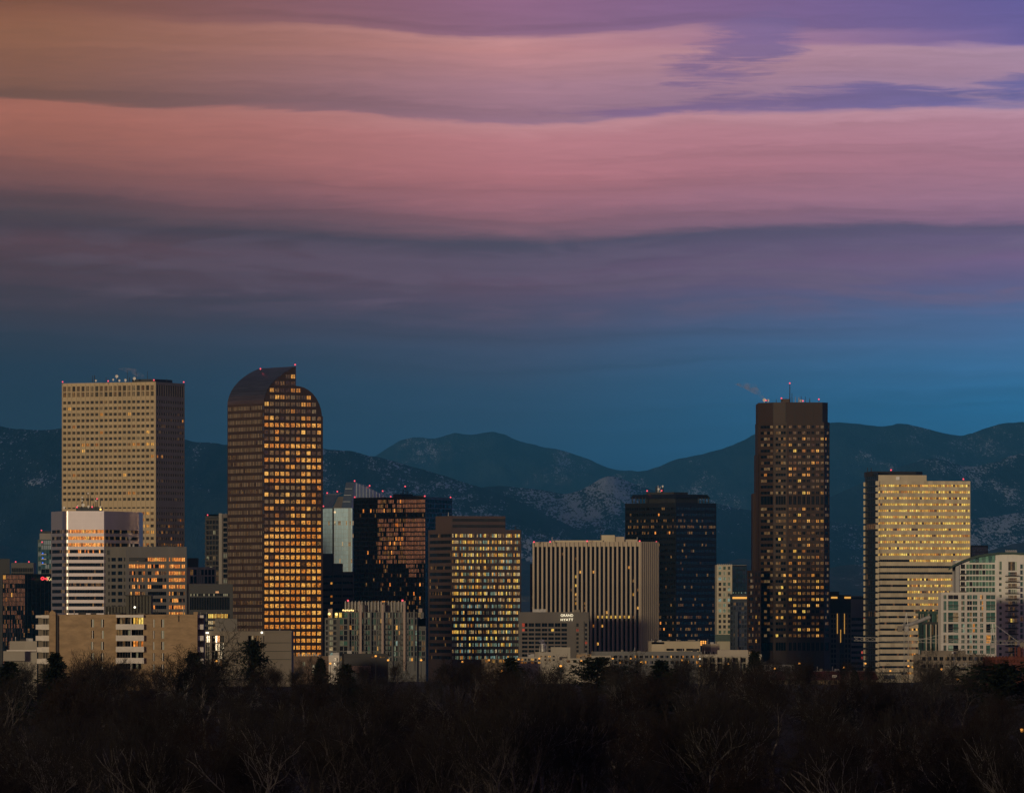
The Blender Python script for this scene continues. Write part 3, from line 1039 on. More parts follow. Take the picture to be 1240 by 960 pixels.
def striped_tower():
    b = Building('office_tower', 'pale concrete tower with window stripes glowing yellow for mirrored dawn and a black glass side', 3760, [(1047.2, 36), (1063, 0), (1175, 11)], cat='tower', wall=CREAMC)
    rw = rows(587.8, 7.57, 31, 2.7)

    def pr(r, c, k):  # mirrored dawn and darker surroundings laid out as glowing and black panes
        x = k / 44
        if r in (13, 14): return G_BLACK
        if r == 12 and x < .32: return G_BLACK
        if r > 14 and x < .31: return L_DIM if rng.random() < .07 else G_BLACK
        if r > 19: return rng.choices((L_DIM, G_BLACK, L_GOLD), (3, 3, 3))[0] if x < .75 else G_BLACK
        if r > 14: return rng.choices((L_YEL, L_GOLD, L_DIM), (4, 3, 1.5))[0]
        return rng.choices((L_YEL, L_GOLD, L_DIM), (8, 2, 1))[0]
    b.facade(1, 582, None, [(1063.6, 1174.4)], rw, pr, depth=.5, sub=44, mull=True, name='window_band', split=22)

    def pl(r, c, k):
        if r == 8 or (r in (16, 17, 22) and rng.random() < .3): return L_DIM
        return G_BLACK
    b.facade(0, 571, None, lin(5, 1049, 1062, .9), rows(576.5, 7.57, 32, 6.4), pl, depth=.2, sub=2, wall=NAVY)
    b.plain(582)
    b.finish()
    a, d, n, L = b.seg(1)
    # stub ends of the floor slabs along both edges of the dark side
    for k in range(32):
        z = b.z(584 + 7.57 * k) - b.o[2]
        for (px, dd, w) in ((1062.6, -.6, 2.2), (1046.9, 35, 1.2)):
            D = b.D + dd
            link('slab_end', boxmesh('slab_end', -w / 2, w / 2, 0, 1.2, -1.2, 1.2, CREAMC), b.root, (wx(px, D) - b.o[0], D - b.o[1], z - .4))
    b.prism('penthouse', [(1063.6, .4), (1122, 6.2)], 575, 582.2, CREAMC, back=22)
    b.box('vent', 1085, 1089.4, 577, 581, WHITE, 2.2, .5)
    b.prism('plant_screen', [(1048, 34), (1055.6, 14), (1109, 20), (1117, 25)], 570, 576, STEEL, back=14)
    for x in (1050.4, 1055):
        b.pole('antenna', x, 566, 571, 22, .22)
    b.beacon(1079, 569.6, 16)
    b.beacon(1166.6, 580.6, 14)


striped_tower()

BLACKW = wallmat('black_curtain_wall', (.006, .007, .009), panel=.4, rough=.25)


def black_tower():
    b = Building('office_tower', 'black glass tower with reflections put in as a bronze bay beside the blue glass tower', 4100, [(428, 34), (515.2, 0), (547.4, 40)], cat='tower', wall=BLACKW)
    rw = [(604.5 + 5.55 * i, 608.6 + 5.55 * i) for i in range(3)] + [(621.4, 625.4)] + [(627.6 + 5.55 * i, 631.7 + 5.55 * i) for i in range(28)]

    def pl(r, c, k):
        x = (c * 3 + k) / 48
        if r == 3: return G_BLACK if rng.random() < .95 else L_DIM
        if .33 <= x < .72 and r < 14:  # bronze and glowing panes imitate reflections in the black glass
            return rng.choices((G_BRONZE, L_DIM, G_BLACK, L_ORANGE), (6, 3.5, 2.5, .6))[0]
        if x >= .72 and r < 14: return G_BRONZE if rng.random() < .96 else L_DIM
        if x >= .72 and r < 17: return G_BRONZE if rng.random() < .5 else G_BLACK
        p = {16: .12, 13: .2, 18: .15, 22: .25}.get(r, .04) * (1.5 if x > .3 else .4)
        return rng.choices((L_DIM, L_ORANGE), (5, 1))[0] if rng.random() < p else G_BLACK
    b.facade(0, 601.4, None, lin(16, 428.4, 514.8, .96), rw, pl, depth=.12, sub=3)
    b.facade(1, 601.4, None, lin(8, 515.6, 547, .96), rw, pick((G_BLACK, 30), (L_DIM, .5), (G_BLUE, 6)), depth=.12, sub=2)
    b.plain(601.4)
    b.finish(cap=260)
    b.prism('roof_plant', [(476, 20), (486, 12), (500, 16)], 597.6, 601.8, STEEL, back=10)
    b.box('rooftop_rail', 499, 516, 600, 601.6, STEEL, 6, .6)
    for x, y0 in ((488.8, 592), (491.6, 590), (493.4, 594), (487.4, 595)):
        b.pole('antenna', x, y0, 599, 16, .25)
    b.beacon(490.6, 589.4, 16, .5)
    for x, y, d in ((429.6, 602.4, 33), (473.2, 601.8, 17), (514.4, 601.2, 1), (545.6, 602.6, 38)):
        b.beacon(x, y, d, .55)


black_tower()

HATW = wallmat('black_steel_frame', (.008, .010, .013), panel=.3, rough=.35)


def hat_tower():
    b = Building('office_tower', 'black tower with an overhanging flat hat roof on stilts', 4100, [(757, 31), (818.6, 0), (867.4, 26)], cat='tower', wall=HATW)
    rw = rows(615.5, 7.3, 24, 3.2)
    band = {1: .12, 2: .25, 3: .6, 4: .35, 6: .2, 7: .2, 13: .08, 18: .55, 19: .3, 20: .5, 21: .25, 15: .15, 16: .15, 17: .12}

    def pl(r, c, k):
        return rng.choices((L_DIM, L_ORANGE, L_GOLD), (7, .8, .3))[0] if rng.random() < band.get(r, .03) else G_BLACK

    def pr(r, c, k):
        return rng.choices((L_DIM, L_FAINT), (6, 2))[0] if rng.random() < band.get(r, .03) * .9 else G_BLUE
    b.facade(0, 608.6, None, lin(14, 758, 818, .90), rw, pl, depth=.25, sub=2)
    b.facade(1, 608.6, None, lin(11, 819.2, 866.8, .90), rw, pr, depth=.25, sub=2)
    b.plain(608.6, roof=STEEL)
    b.finish(cap=240)
    for x, d in ((766, 27), (770, 25), (774, 23), (778, 21), (782, 19), (846, 16), (850, 18), (854, 20), (858, 22)):
        b.pole('stilt', x, 602, 609, d, .45)
    b.prism('hat_core', [(783, 24), (818, 6), (845, 18)], 602, 609, STEEL, back=14)
    # hat: sloping eaves slab
    def hp(x, d, y): return (wx(x, b.D + d) - b.o[0], b.D + d - b.o[1], b.z(y) - b.o[2])
    low = [(762.8, 30), (818.6, 2), (860.4, 24)]
    top = [(766.6, 32), (818.6, 6), (856.6, 26)]
    v = [hp(x, d, 602.8) for x, d in low] + [hp(812, 60, 602.8)] + [hp(x, d, 598) for x, d in top] + [hp(812, 56, 598)]
    link('hat_roof', mesh('hat_roof', v, [(3, 2, 1, 0), (4, 5, 6, 7), (0, 1, 5, 4), (1, 2, 6, 5), (2, 3, 7, 6), (3, 0, 4, 7)], [HATW]), b.root)
    b.prism('roof_plant', [(783, 26), (816, 14), (833, 22)], 595.2, 598.4, STEEL, back=10)
    for x, y0 in ((794.6, 588.6), (797, 587.6), (799.6, 589), (802.6, 587.4)):
        b.pole('antenna_panel', x, y0, 596, 20, .5, GALV if x > 796 and x < 800 else STEEL)
    b.dish(797.4, 592, 18, .7)
    b.dish(802.4, 588.6, 18, .6)
    b.beacon(783.6, 594.8, 24, .6)
    b.beacon(801.2, 594.6, 18, .6)


hat_tower()

BROWNBAND = wallmat('brown_spandrel', (.070, .050, .048), panel=.1, rough=.5)


def brown_office():
    b = Building('office_building', 'brown banded office block with pale and amber panes in every row', 3900, [(518.6, 32), (546.6, 0), (631, 15)], wall=BROWNBAND)
    rw = rows(648.2, 7.78, 20, 4.0)
    mint = {1: .4, 2: .5, 11: .8, 13: .7, 16: .6, 17: .75, 18: .7, 19: .7}

    def pr(r, c, k):
        p = mint.get(r, .2)
        if rng.random() < p: return rng.choice((L_MINT, L_MINT, BLIND))  # mint panes carry an emission of their own
        return rng.choices((L_CREAM, L_YEL, L_GOLD, L_DIM, G_GREY), (5, 3, 2, 1.4, .6))[0]
    b.facade(1, 641, None, lin(9, 546.9, 630.4, .84), rw, pr, depth=.7, sub=4)
    b.facade(0, 641, None, [(519.6, 546)], rw, lambda r, c, k: L_DIM if rng.random() < {5: .35, 8: .2, 9: .3, 13: .15}.get(r, .05) else G_DARK, depth=.5, sub=16, name='window_band')
    b.plain(641)
    b.finish()
    # projecting sun shelf under every row, and the pale corner pier
    a, d, n, L = b.seg(1)
    for k in range(20):
        z = b.z(651.4 + 7.78 * k) - b.o[2]
        link('ledge', boxmesh('ledge', 0, L, -.5, .05, -.5, .5, BROWNBAND), b.root, (a[0] - b.o[0], a[1] - b.o[1], z), math.atan2(d[1], d[0]))
    b.prism('penthouse', [(527.4, 22), (546.6, 3), (612, 14)], 624.4, 641.2, BROWNBAND, back=18)
    for y in (631, 638.4):
        b.prism('louvre', [(548, 2.6), (611, 13)], y - 3.4, y, STEEL, back=1.5)
    b.pole('antenna', 624, 637, 641, 10, .3)
    b.pole('antenna', 543, 620, 625, 14, .3, GALV)


brown_office()

FIN = wallmat('tan_concrete_fin', (.36, .31, .245), panel=.08)


def ribbed_block():
    b = Building('office_building', 'broad tan block with tall vertical concrete fins and dark strips', 3780, [(645.4, 22), (776, 0), (796, 11)], wall=FIN)

    def lv(r, c, k):
        if r == 15 and 14 <= c <= 21: return L_YEL
        p = .028
        if c in (9, 11): p = .25
        if c in (13, ): p = .3 if r > 12 else .05
        return rng.choices((L_GOLD, L_DIM, L_YEL), (3, 5, 1))[0] if rng.random() < p else G_BLACK
    rw = [(662 + 5.45 * i, 667.4 + 5.45 * i) for i in range(27)]
    b.facade(0, 655.6, None, [(647.6 + 5.35 * k, 650.6 + 5.35 * k) for k in range(24)], [(661.4, 809)], lambda r, c, k: G_BLACK, depth=1.2, mull=False, name='window_strip')
    b.facade(1, 655.6, None, lin(8, 776.6, 795.6, .40), [(661.4, 809)], lambda r, c, k: G_BLACK, depth=1.4, mull=False, name='window_strip')
    a, d, n, L = b.seg(0)
    # lit offices show through the dark strips
    for c in range(24):
        for r in range(26):
            m = lv(r, c, 0)
            if m is G_BLACK: continue
            u0, u1 = [(x - 645.4) / (776 - 645.4) * L for x in (647.8 + 5.35 * c, 650.4 + 5.35 * c)]
            y = 664 + 5.45 * r
            b.holes.append(((a[0] + d[0] * u0 - n[0] * .95, a[1] + d[1] * u0 - n[1] * .95, b.z(y + 2.6)), math.atan2(d[1], d[0]), u1 - u0, b.z(y - .6) - b.z(y + 2.6), [m], False, 'window', None))
    b.plain(655.6)
    b.finish()
    # fins standing proud of the wall
    for k in range(25):
        u = (646.5 + 5.35 * k - 645.4) / (776 - 645.4) * L
        link('fin', boxmesh('fin', -.55, .55, -.8, .2, 0, b.z(656) - b.o[2], FIN), b.root, (a[0] + d[0] * u - b.o[0], a[1] + d[1] * u - b.o[1], 0), math.atan2(d[1], d[0]))
    a, d, n, L = b.seg(1)
    for k in range(9):
        u = L * k / 8
        link('fin', boxmesh('fin', -.5, .5, -.8, .2, 0, b.z(656) - b.o[2], FIN), b.root, (a[0] + d[0] * u - b.o[0], a[1] + d[1] * u - b.o[1], 0), math.atan2(d[1], d[0]))
    b.prism('penthouse', [(728, 14), (744.6, 12)], 647.4, 655.8, CREAMC, back=14)
    b.prism('plant_screen', [(669, 16), (730, 12)], 653.8, 656, CREAMC, back=10)
    b.prism('cooling_plant', [(744.6, 13), (756, 12)], 649.4, 655.8, FIN, back=10)
    b.prism('plant_screen', [(756, 14), (772, 12)], 652.6, 655.8, FIN, back=10)
    b.pole('antenna', 727.4, 637, 655, 13, .12)
    b.pole('antenna', 668.6, 650, 655.6, 13, .3, GALV)
    b.pole('antenna', 771.6, 650, 654, 13, .3, GALV)
    for x, y, d in ((646.6, 656.6, 12), (666.2, 656.4, 9), (711, 655.6, 6), (774.6, 655.6, 1), (794.8, 656.6, 36)):
        b.beacon(x, y, d, .5)


ribbed_block()

POLISH = mat('polished_corner_metal', (.80, .78, .74), rough=.30, metal=1.0, var=.03)
SILVER = wallmat('silver_metal_panel', (.78, .77, .74), rough=.34, metal=.85, panel=.12, var=.04)


def silver_tower():
    n = 7
    cx, cd = 78.6, 7.0
    arc = [(75.4 + 7 * (1 - math.cos(math.pi / 2 * k / n)) * .98, 9.5 - 9.5 * math.sin(math.pi / 2 * k / n)) for k in range(n + 1)]
    pts = [(62, 31)] + arc + [(126, 1.5), (168.6, 44)]
    b = Building('office_tower', 'silver metal tower with a rounded bright corner and amber window bands', 3900, pts, wall=SILVER, cat='tower', back=40)
    rw = rows(643.2, 8.07, 13, 4.2)

    def front(r, c, k):
        if r < 3: return rng.choices((L_ORANGE, L_GOLD), (6, 2))[0]
        if r == 3: return rng.choices((L_ORANGE, G_BLACK), (4, 5))[0]
        return L_DIM if rng.random() < {8: .5, 10: .15}.get(r, .05) else G_BLACK

    def side(r, c, k):
        return rng.choice((L_DIM, L_FAINT)) if r < 3 and rng.random() < .4 else (L_DIM if rng.random() < .04 else G_BLACK)
    m = len(pts)
    b.facade(0, 618.6, None, [(62.4, 75.2)], rw, side, depth=.25, sub=8, name='window_band')
    for k in range(n):
        b.facade(1 + k, 618.6, None, [(.01, .99)], rw, lambda r, c, q: L_DIM if rng.random() < .25 else G_BLACK, depth=.25, name='window_band', frac=True, mull=False, wall=POLISH)
    b.facade(n + 1, 618.6, None, [(82.6, 125.6)], rw, front, depth=.25, sub=22, name='window_band', split=1)
    b.facade(n + 2, 618.6, None, [(126.4, 168.2)], rw, side, depth=.25, sub=18, name='window_band')
    b.plain(618.6)
    b.finish()
    # big cladding panels of the blank top storeys
    a, d, nn, L = b.seg(n + 1)
    for r, (y0, y1) in enumerate(((619.4, 626.4), (626.8, 633.4), (633.8, 640.6))):
        for c in range(13):
            u0, u1 = L * (c + .02) / 13, L * (c + .98) / 13
            link('panel', boxmesh('panel', u0, u1, -.12 - rng.uniform(0, .05), .05, b.z(y1) - b.o[2], b.z(y0) - b.o[2], SILVER), b.root, (a[0] - b.o[0], a[1] - b.o[1], 0), math.atan2(d[1], d[0]))
    b.prism('roof_plant', [(92, 14), (123, 12)], 613.2, 619, STEEL, back=10)
    for x, y0, r in ((99.2, 600.6, .3), (99.6, 606, .5), (109.4, 600, .22), (106.6, 596.8, .3), (115.4, 603, .2), (117.6, 605.6, .3), (121.6, 605, .3), (94, 610, .3), (113, 609, .3), (77, 614, .25)):
        b.pole('antenna', x, y0, 614, 11, r)
    for x, y, r in ((100.5, 611.2, 1.0), (107, 613, .7), (77.4, 614.4, .8), (106.6, 597, .5), (116, 606, .5), (99.4, 602, .5), (99.3, 606, .5), (121.4, 613.6, .6), (94, 612, .5)):
        b.dish(x, y, 9, r)
    for x, y in ((93.2, 614.6), (111.6, 614.2), (117.6, 604.4)):
        b.beacon(x, y, 8, .55)
    b.ball('roof_lamp', 121.8, 616.6, glow('yellow_lamp', (1, .6, .15), 2.0), 8, .6)


silver_tower()

GREYC = wallmat('grey_concrete', (.155, .15, .14), panel=.04, rough=.8)


def grey_office():
    b = Building('office_building', 'plain grey concrete office block with orange glowing ribbon windows', 3500, [(127.4, 27), (152.4, 0), (226, 14)], wall=GREYC)
    rw = rows(677, 8.27, 10, 4.4)
    on = {(0, 1): .95, (0, 2): .8, (1, 0): .85, (1, 1): .45, (1, 2): .85, (2, 0): .3, (2, 1): .3, (2, 2): .9, (3, 0): .6, (3, 1): .35, (3, 2): .9, (4, 0): .6, (4, 1): .25, (4, 2): .97,
          (5, 0): .5, (5, 2): .35, (6, 2): .3, (7, 2): .9, (8, 2): .95, (6, 1): .2, (7, 1): .15}

    def pr(r, c, k):
        p = on.get((r, c), .08)
        if (r, c) in ((1, 1), (4, 1)): p = .95 if k in (0, 1, 8, 9) else .1
        if rng.random() < p: return rng.choices((L_ORANGE, L_GOLD), (6, 1))[0]
        return rng.choices((L_FAINT, G_BLACK, L_DIM), (2, 3, 2.2))[0] if p > .2 else G_BLACK
    b.facade(1, 661.6, None, [(156.2, 175.8), (179, 201.6), (204.6, 224.2)], rw, pr, depth=.6, sub=10, name='window_band')
    b.facade(0, 661.6, None, [(130.2, 132.8), (134, 140.2), (141.8, 148), (149.4, 151.6)], rw, lambda r, c, k: L_DIM if rng.random() < .03 else G_BLACK, depth=.6)
    b.plain(661.6)
    b.finish()
    b.box('louvre', 129.6, 134, 666, 671.4, STEEL, 21, 1.5)
    b.box('louvre', 156.2, 175.8, 674.9, 679.1, STEEL, .4, .3)
    for x in (157, 161.5):
        b.pole('flue', x, 657.6, 662, 16, .6, GALV)
    for x in (178, 184, 197, 200):
        b.box('roof_vent', x, x + 2.4, 659.6, 661.8, STEEL, 14, 2)


grey_office()

# ------------------------------------------------------------------ apartment block and lower buildings on the left
BRICK = wallmat('tan_brick', (.34, .245, .145), panel=.03, var=.16, scale=.35, stretch=(1, 1, 2.5))
WHITEP = mat('white_balcony_paint', (.66, .63, .58), rough=.7, var=.08, scale=.6)
CONC = wallmat('weathered_concrete', (.20, .18, .15), panel=.05)
PALEC = wallmat('pale_concrete', (.36, .34, .29), panel=.08)
DARKW = wallmat('dark_cladding', (.018, .018, .020), panel=.3, rough=.5)
WHITEF = wallmat('white_render', (.62, .60, .56), panel=.05, rough=.7)
GREENR = mat('dark_green_metal_roof', (.016, .045, .036), rough=.45, var=.2, scale=.3)
REDBR = wallmat('red_brick', (.115, .035, .025), panel=.06, var=.15, scale=.6)


def apartment_block():
    b = Building('apartment_building', 'tan brick apartment block with white balconies behind the dark trees', 1680, [(68, .8), (140, .5), (174.4, .3), (239, 0)], wall=BRICK, back=22)
    ry = [(749.6, 759.2), (763.2, 772.8), (776.8, 786.4), (790.4, 800), (804, 813.6)]
    wp = pick((G_DARK, 4), (BLIND, 4), (L_FAINT, 2))
    b.facade(0, 743.8, None, [(110.2, 113.8), (122.2, 125.8)], ry, wp, depth=.25, sub=2, frame=WHITE)
    b.facade(2, 743.8, None, [(185, 187.4), (195.2, 198.8)], ry, wp, depth=.25, sub=2, frame=WHITE)
    b.facade(1, 743.8, None, [(141.4, 173.4)], [(747.6, 755.4), (762, 769), (775.6, 782.8), (789.2, 796.4), (803, 810)],
             lambda r, c, k: (L_YEL if rng.random() < .5 else G_BLACK) if (r, k > 5) in ((0, True),) else (L_ORANGE if (r, k) in ((2, 6), (2, 7), (2, 9)) else rng.choices((G_BLACK, BLIND, L_FAINT, G_GREY), (5, 1.2, 1, 1))[0]),
             depth=1.7, sub=10, name='balcony_door')
    b.plain(743.8)
    b.finish()
    for y0, y1 in ((755.4, 762), (769, 775.8), (782.6, 789.2), (796.2, 803)):
        b.box('balcony', 140.2, 174.2, y0, y1, WHITEP, -1.1, 1.0)
    b.box('roof_fascia', 140.4, 173.8, 744.2, 747.4, WHITEP, -1.0, 1.2)
    b.box('partition', 158.2, 159, 747, 812, WHITEP, -.6, 2.0)
    # chimney-like end piers and the balconies round both corners
    b.box('end_pier', 59.6, 67.4, 741.6, 830, BRICK, -.3, 6)
    b.box('pier_cap', 60.4, 66.4, 740, 741.8, BRICK, .2, 3)
    b.ball('pier_finial', 63.6, 739.4, BRICK, .8, .3)
    b.box('recess', 67.4, 70.4, 745, 830, DARKW, .2, 1)
    b.box('end_pier', 234.4, 239.4, 740.6, 744.4, BRICK, .3, 3)
    b.box('side_wall', 46.4, 59.6, 744.6, 830, CONC, 4.0, 6)
    b.box('side_wall', 239.2, 247, 744.6, 830, CONC, 4.0, 6)
    for x in (52.5, 55.6):
        b.box('door_jamb', x, x + 1.2, 748, 826, STEEL, 3.7, .3)
    for y in (744.4, 755.6, 769.2, 783, 797):
        h = 3.8 if y < 750 else 6.6
        b.box('balcony', 43.2, 50.2, y + .3, y + h - .3, WHITEP, 1.8, 2.0)
        b.box('balcony', 50.2, 59.4, y, y + h, WHITEP, 1.0, 2.6)
        b.box('balcony', 239.6, 246.4, y + .2, y + h - .4, WHITEP, 1.4, 2.4)
    # corrugated rooftop plant screens
    b.prism('roof_plant', [(152.4, 9), (183.4, 8.4)], 720.8, 744, wallmat('corrugated_screen', (.09, .09, .08), panel=.1), back=6)
    b.prism('roof_plant', [(127, 10), (152.4, 9.4)], 733.6, 744, MATS['corrugated_screen'], back=6)
    for k in range(15):
        x = 128 + k * 3.9
        b.box('corrugation', x, x + .5, 734.2 if x < 152 else 721.4, 743.8, MATS['corrugated_screen'], 8.1 if x > 152 else 9.2, .4)
    b.box('roof_curb', 151.6, 184, 720, 721.2, STEEL, 8, 7)
    l = b.pole('lamp_post', 163.2, 736, 743.8, 6.5, .08)
    b.ball('globe_lamp', 163.2, 735, WHITE_LAMP, 6.5, .28)
    b.box('downpipe', 215.8, 216.5, 744.6, 752.4, STEEL, -.25, .2)
    for x in (190.6, 207, 218, 188):
        b.pole('roof_vent_pipe', x, 738.6, 743.8, 5, .10)


apartment_block()


def concrete_flats():
    b = Building('apartment_building', 'grey concrete flats with deep dark recesses right of the brick block', 1900, [(247.4, 3), (255.4, 2.6), (271.6, 2), (299.8, 1.4), (318.4, .9), (320.4, .6), (353, 0)], wall=CONC, back=18)
    fl = [(769.4, 777.4), (778.4, 787.6), (788.6, 797.6), (798.6, 808)]
    b.facade(1, 764, None, [(256.4, 271.2)], fl, lambda r, c, k: (L_ORANGE if k in (1, 2) and r == 0 else (L_DIM if rng.random() < .25 else G_BLACK)), depth=1.6, sub=5, name='recess_glazing')
    b.facade(3, 764, None, [(300.4, 315.6)], fl, lambda r, c, k: (L_FAINT if rng.random() < .2 else G_BLACK), depth=1.6, sub=5, name='recess_glazing')
    b.facade(4, 764, None, [(.2, .8)], fl, lambda r, c, k: L_GOLD if r < 2 else G_BLACK, depth=.3, frac=True)
    b.facade(0, 764, None, [(249.4, 253.6)], fl, pick((G_BLACK, 3), (L_FAINT, 1)), depth=.6)
    b.plain(764)
    b.finish()
    up = b.prism('upper_storey', [(260.4, 6), (266.8, 5), (287.2, 4)], 749, 764.2, GREYC, back=None)
    for y in (777.9, 788.1, 798.1):
        b.box('floor_joint', 271.8, 299.6, y - .25, y + .25, STEEL, 1.15, .5)
        b.box('floor_joint', 320.6, 352.6, y - .25, y + .25, STEEL, -.1, .5)
    b.box('parapet_light', 249.2, 252.6, 765, 766.8, WHITE_LAMP, 2, .4)
    b.ball('wall_lamp', 317, 765.6, WHITE_LAMP, .4, .32)
    b.box('roof_coping', 320, 353.4, 763.4, 765.4, CONC, -.3, 10)


concrete_flats()


def left_edge():
    b = Building('office_building', 'black glass block with a bronze bay and red lit sign at the left edge', 4300, [(3, 12), (30.4, 0), (62, 10), (90, 20)], wall=BLACKW, back=30)
    rw = [(696 + 5.4 * i, 700.8 + 5.4 * i) for i in range(22)]

    def pl(r, c, k):
        if r < 2 or 4 <= r < 7: return G_BRONZE if rng.random() < .93 else L_GOLD
        if r < 12: return rng.choices((G_BRONZE, G_BLACK, L_DIM), (4, 6, .4))[0]
        return rng.choices((G_BRONZE, G_BLUE, G_BLACK, L_DIM), (1.2, 3, 5, .5))[0]
    b.facade(0, 694.6, None, lin(8, 3.4, 30, .95), rw, pl, depth=.12, sub=2)
    dk = lambda r, c, k: L_DIM if rng.random() < {8: .25, 3: .08, 11: .1}.get(r, .01) else G_BLACK
    b.facade(1, 694.6, None, lin(6, 31, 61.6, .95), rw, dk, depth=.12, sub=2)
    b.plain(694.6)
    b.finish(cap=120)
    # sign: red key emblem and pale letters, the rest hidden by the silver tower
    rs = glow('red_sign', (1.0, .03, .06), 1.3)
    zc_, D = b.z(700.2), b.D - 1.5
    n, v, f = 14, [], []
    for q, r in enumerate((1.3, .5)):
        v += [(r * math.cos(2 * math.pi * i / n), yy, r * .9 * math.sin(2 * math.pi * i / n)) for yy in (-.2, .2) for i in range(n)]
    f = [(i, (i + 1) % n, 2 * n + (i + 1) % n, 2 * n + i) for i in range(n)] + [(n + i, 3 * n + i, 3 * n + (i + 1) % n, n + (i + 1) % n) for i in range(n)]
    f += [(i, n + i, n + (i + 1) % n, (i + 1) % n) for i in range(n)]
    k0 = len(v)
    poly = [(1.1, .4), (3.4, .4), (3.4, -1.2), (2.9, -1.2), (2.9, -.4), (2.5, -.4), (2.5, -.95), (2.0, -.95), (2.0, -.4), (1.1, -.4)]
    v += [(x, -.2, z) for x, z in poly] + [(x, .2, z) for x, z in poly]
    m = len(poly)
    f += [tuple(range(k0, k0 + m)), tuple(range(k0 + 2 * m - 1, k0 + m - 1, -1))] + [(k0 + i, k0 + m + i, k0 + m + (i + 1) % m, k0 + (i + 1) % m) for i in range(m)]
    link('sign_emblem', mesh('sign_emblem', v, f, [rs]), b.root, (wx(51.6, D) - b.o[0], D - b.o[1], zc_ - b.o[2]))
    t = text_mesh('KeyBank', 3.8, glow('pale_sign', (1.0, .80, .36), 1.1))
    o = link('sign_lettering', t, b.root, (wx(56.2, D) - b.o[0], D - b.o[1], zc_ - 1.4 - b.o[2]))
    o.rotation_euler = (R(90), 0, 0)
    p = Building('office_building', 'black windowless plant block with two red lights behind the signed block', 4500, [(13.4, 4), (40.6, 0)], wall=DARKW, back=25)
    p.facade(0, 681.2, None, lin(6, 14, 40, .9), rows(690, 6, 3, 5), pick((G_BLACK, 1)), depth=.1)
    p.plain(681.2)
    p.finish()
    p.beacon(19, 680.6, 6, .6)
    p.beacon(35, 680.6, 6, .6)
    q = Building('office_building', 'dark grey building cut by the left edge of the view', 4400, [(-30, 1.6), (1.6, 1), (11.8, 0)], wall=wallmat('charcoal_panel', (.05, .05, .05), panel=.15), back=30)
    q.facade(1, 676.4, None, [(3, 10.8)], rows(682, 7, 5, 4.5), pick((G_BLACK, 5), (L_DIM, .3)), depth=.2, sub=3)
    q.facade(0, 679, None, lin(6, -29, 1, .8), rows(684, 7, 9, 4.5), pick((G_OLIVE, 2), (G_GREY, 1)), depth=.2, sub=2, wall=CONC)
    q.plain(676.4)
    q.finish()
    g = Building('residential_tower', 'slim teal glass tower with blue balcony lights behind the silver tower', 4700, [(45.8, 8), (49.8, 0), (75, 6)], wall=wallmat('teal_frame', (.10, .14, .13), panel=.2), cat='tower')
    g.facade(0, 653, None, lin(1, 46.2, 49.6, .85), rows(659, 5.8, 14, 4.6), pick((G_PALE, 2), (G_TEAL, 3)), depth=.1)
    g.facade(1, 653, None, lin(5, 50, 74, .92), rows(656.6, 5.8, 14, 4.8), lambda r, c, k: G_PALE if r < 2 else rng.choices((G_PALE, G_TEAL, G_BLACK, L_FAINT), (2, 3, 2, .6))[0], depth=.1)
    g.plain(653)
    g.finish()
    g.prism('upper_storey', [(48, 3), (75, 4)], 645.6, 653.2, wallmat('grey_panel', (.22, .21, .20)), back=10)
    g.prism('roof_slab', [(49, 3.5), (75, 4)], 642.8, 645.8, STEEL, back=10)
    g.beacon(50.2, 642.6, 4, .7)
    g.beacon(51, 656.8, -.5, .7)
    bl = glow('blue_lamp', (.05, .2, 1.0), 1.0)
    for y in (669.6, 675.4, 681.2):
        g.ball('balcony_light', 51.8, y, bl, -.6, .55)
        g.box('balcony', 49.6, 56, y + .8, y + 2, GALV, -1, 1)
    w = Building('house', 'small pale flat-roofed building in the trees left of the brick block', 1560, [(11.6, 1), (26.4, .6), (44.8, 0)], wall=PALEC, back=9)
    w.facade(1, 776, None, [(27.6, 37)], [(778.6, 783.8)], pick((G_BLACK, 1)), depth=.3, sub=3)
    w.facade(0, 776, None, lin(2, 13, 26, .5), [(780, 785)], pick((G_BLACK, 1), (L_FAINT, 1)), depth=.2)
    w.plain(776)
    w.finish()
    w.box('railing', 8, 44, 786.6, 788.2, WHITEP, -3, .2)
    w.box('porch_wall', 4, 30, 788, 800, PALEC, -2.6, 2)
    w.pole('antenna', 24.6, 767, 776, 3, .06)


left_edge()


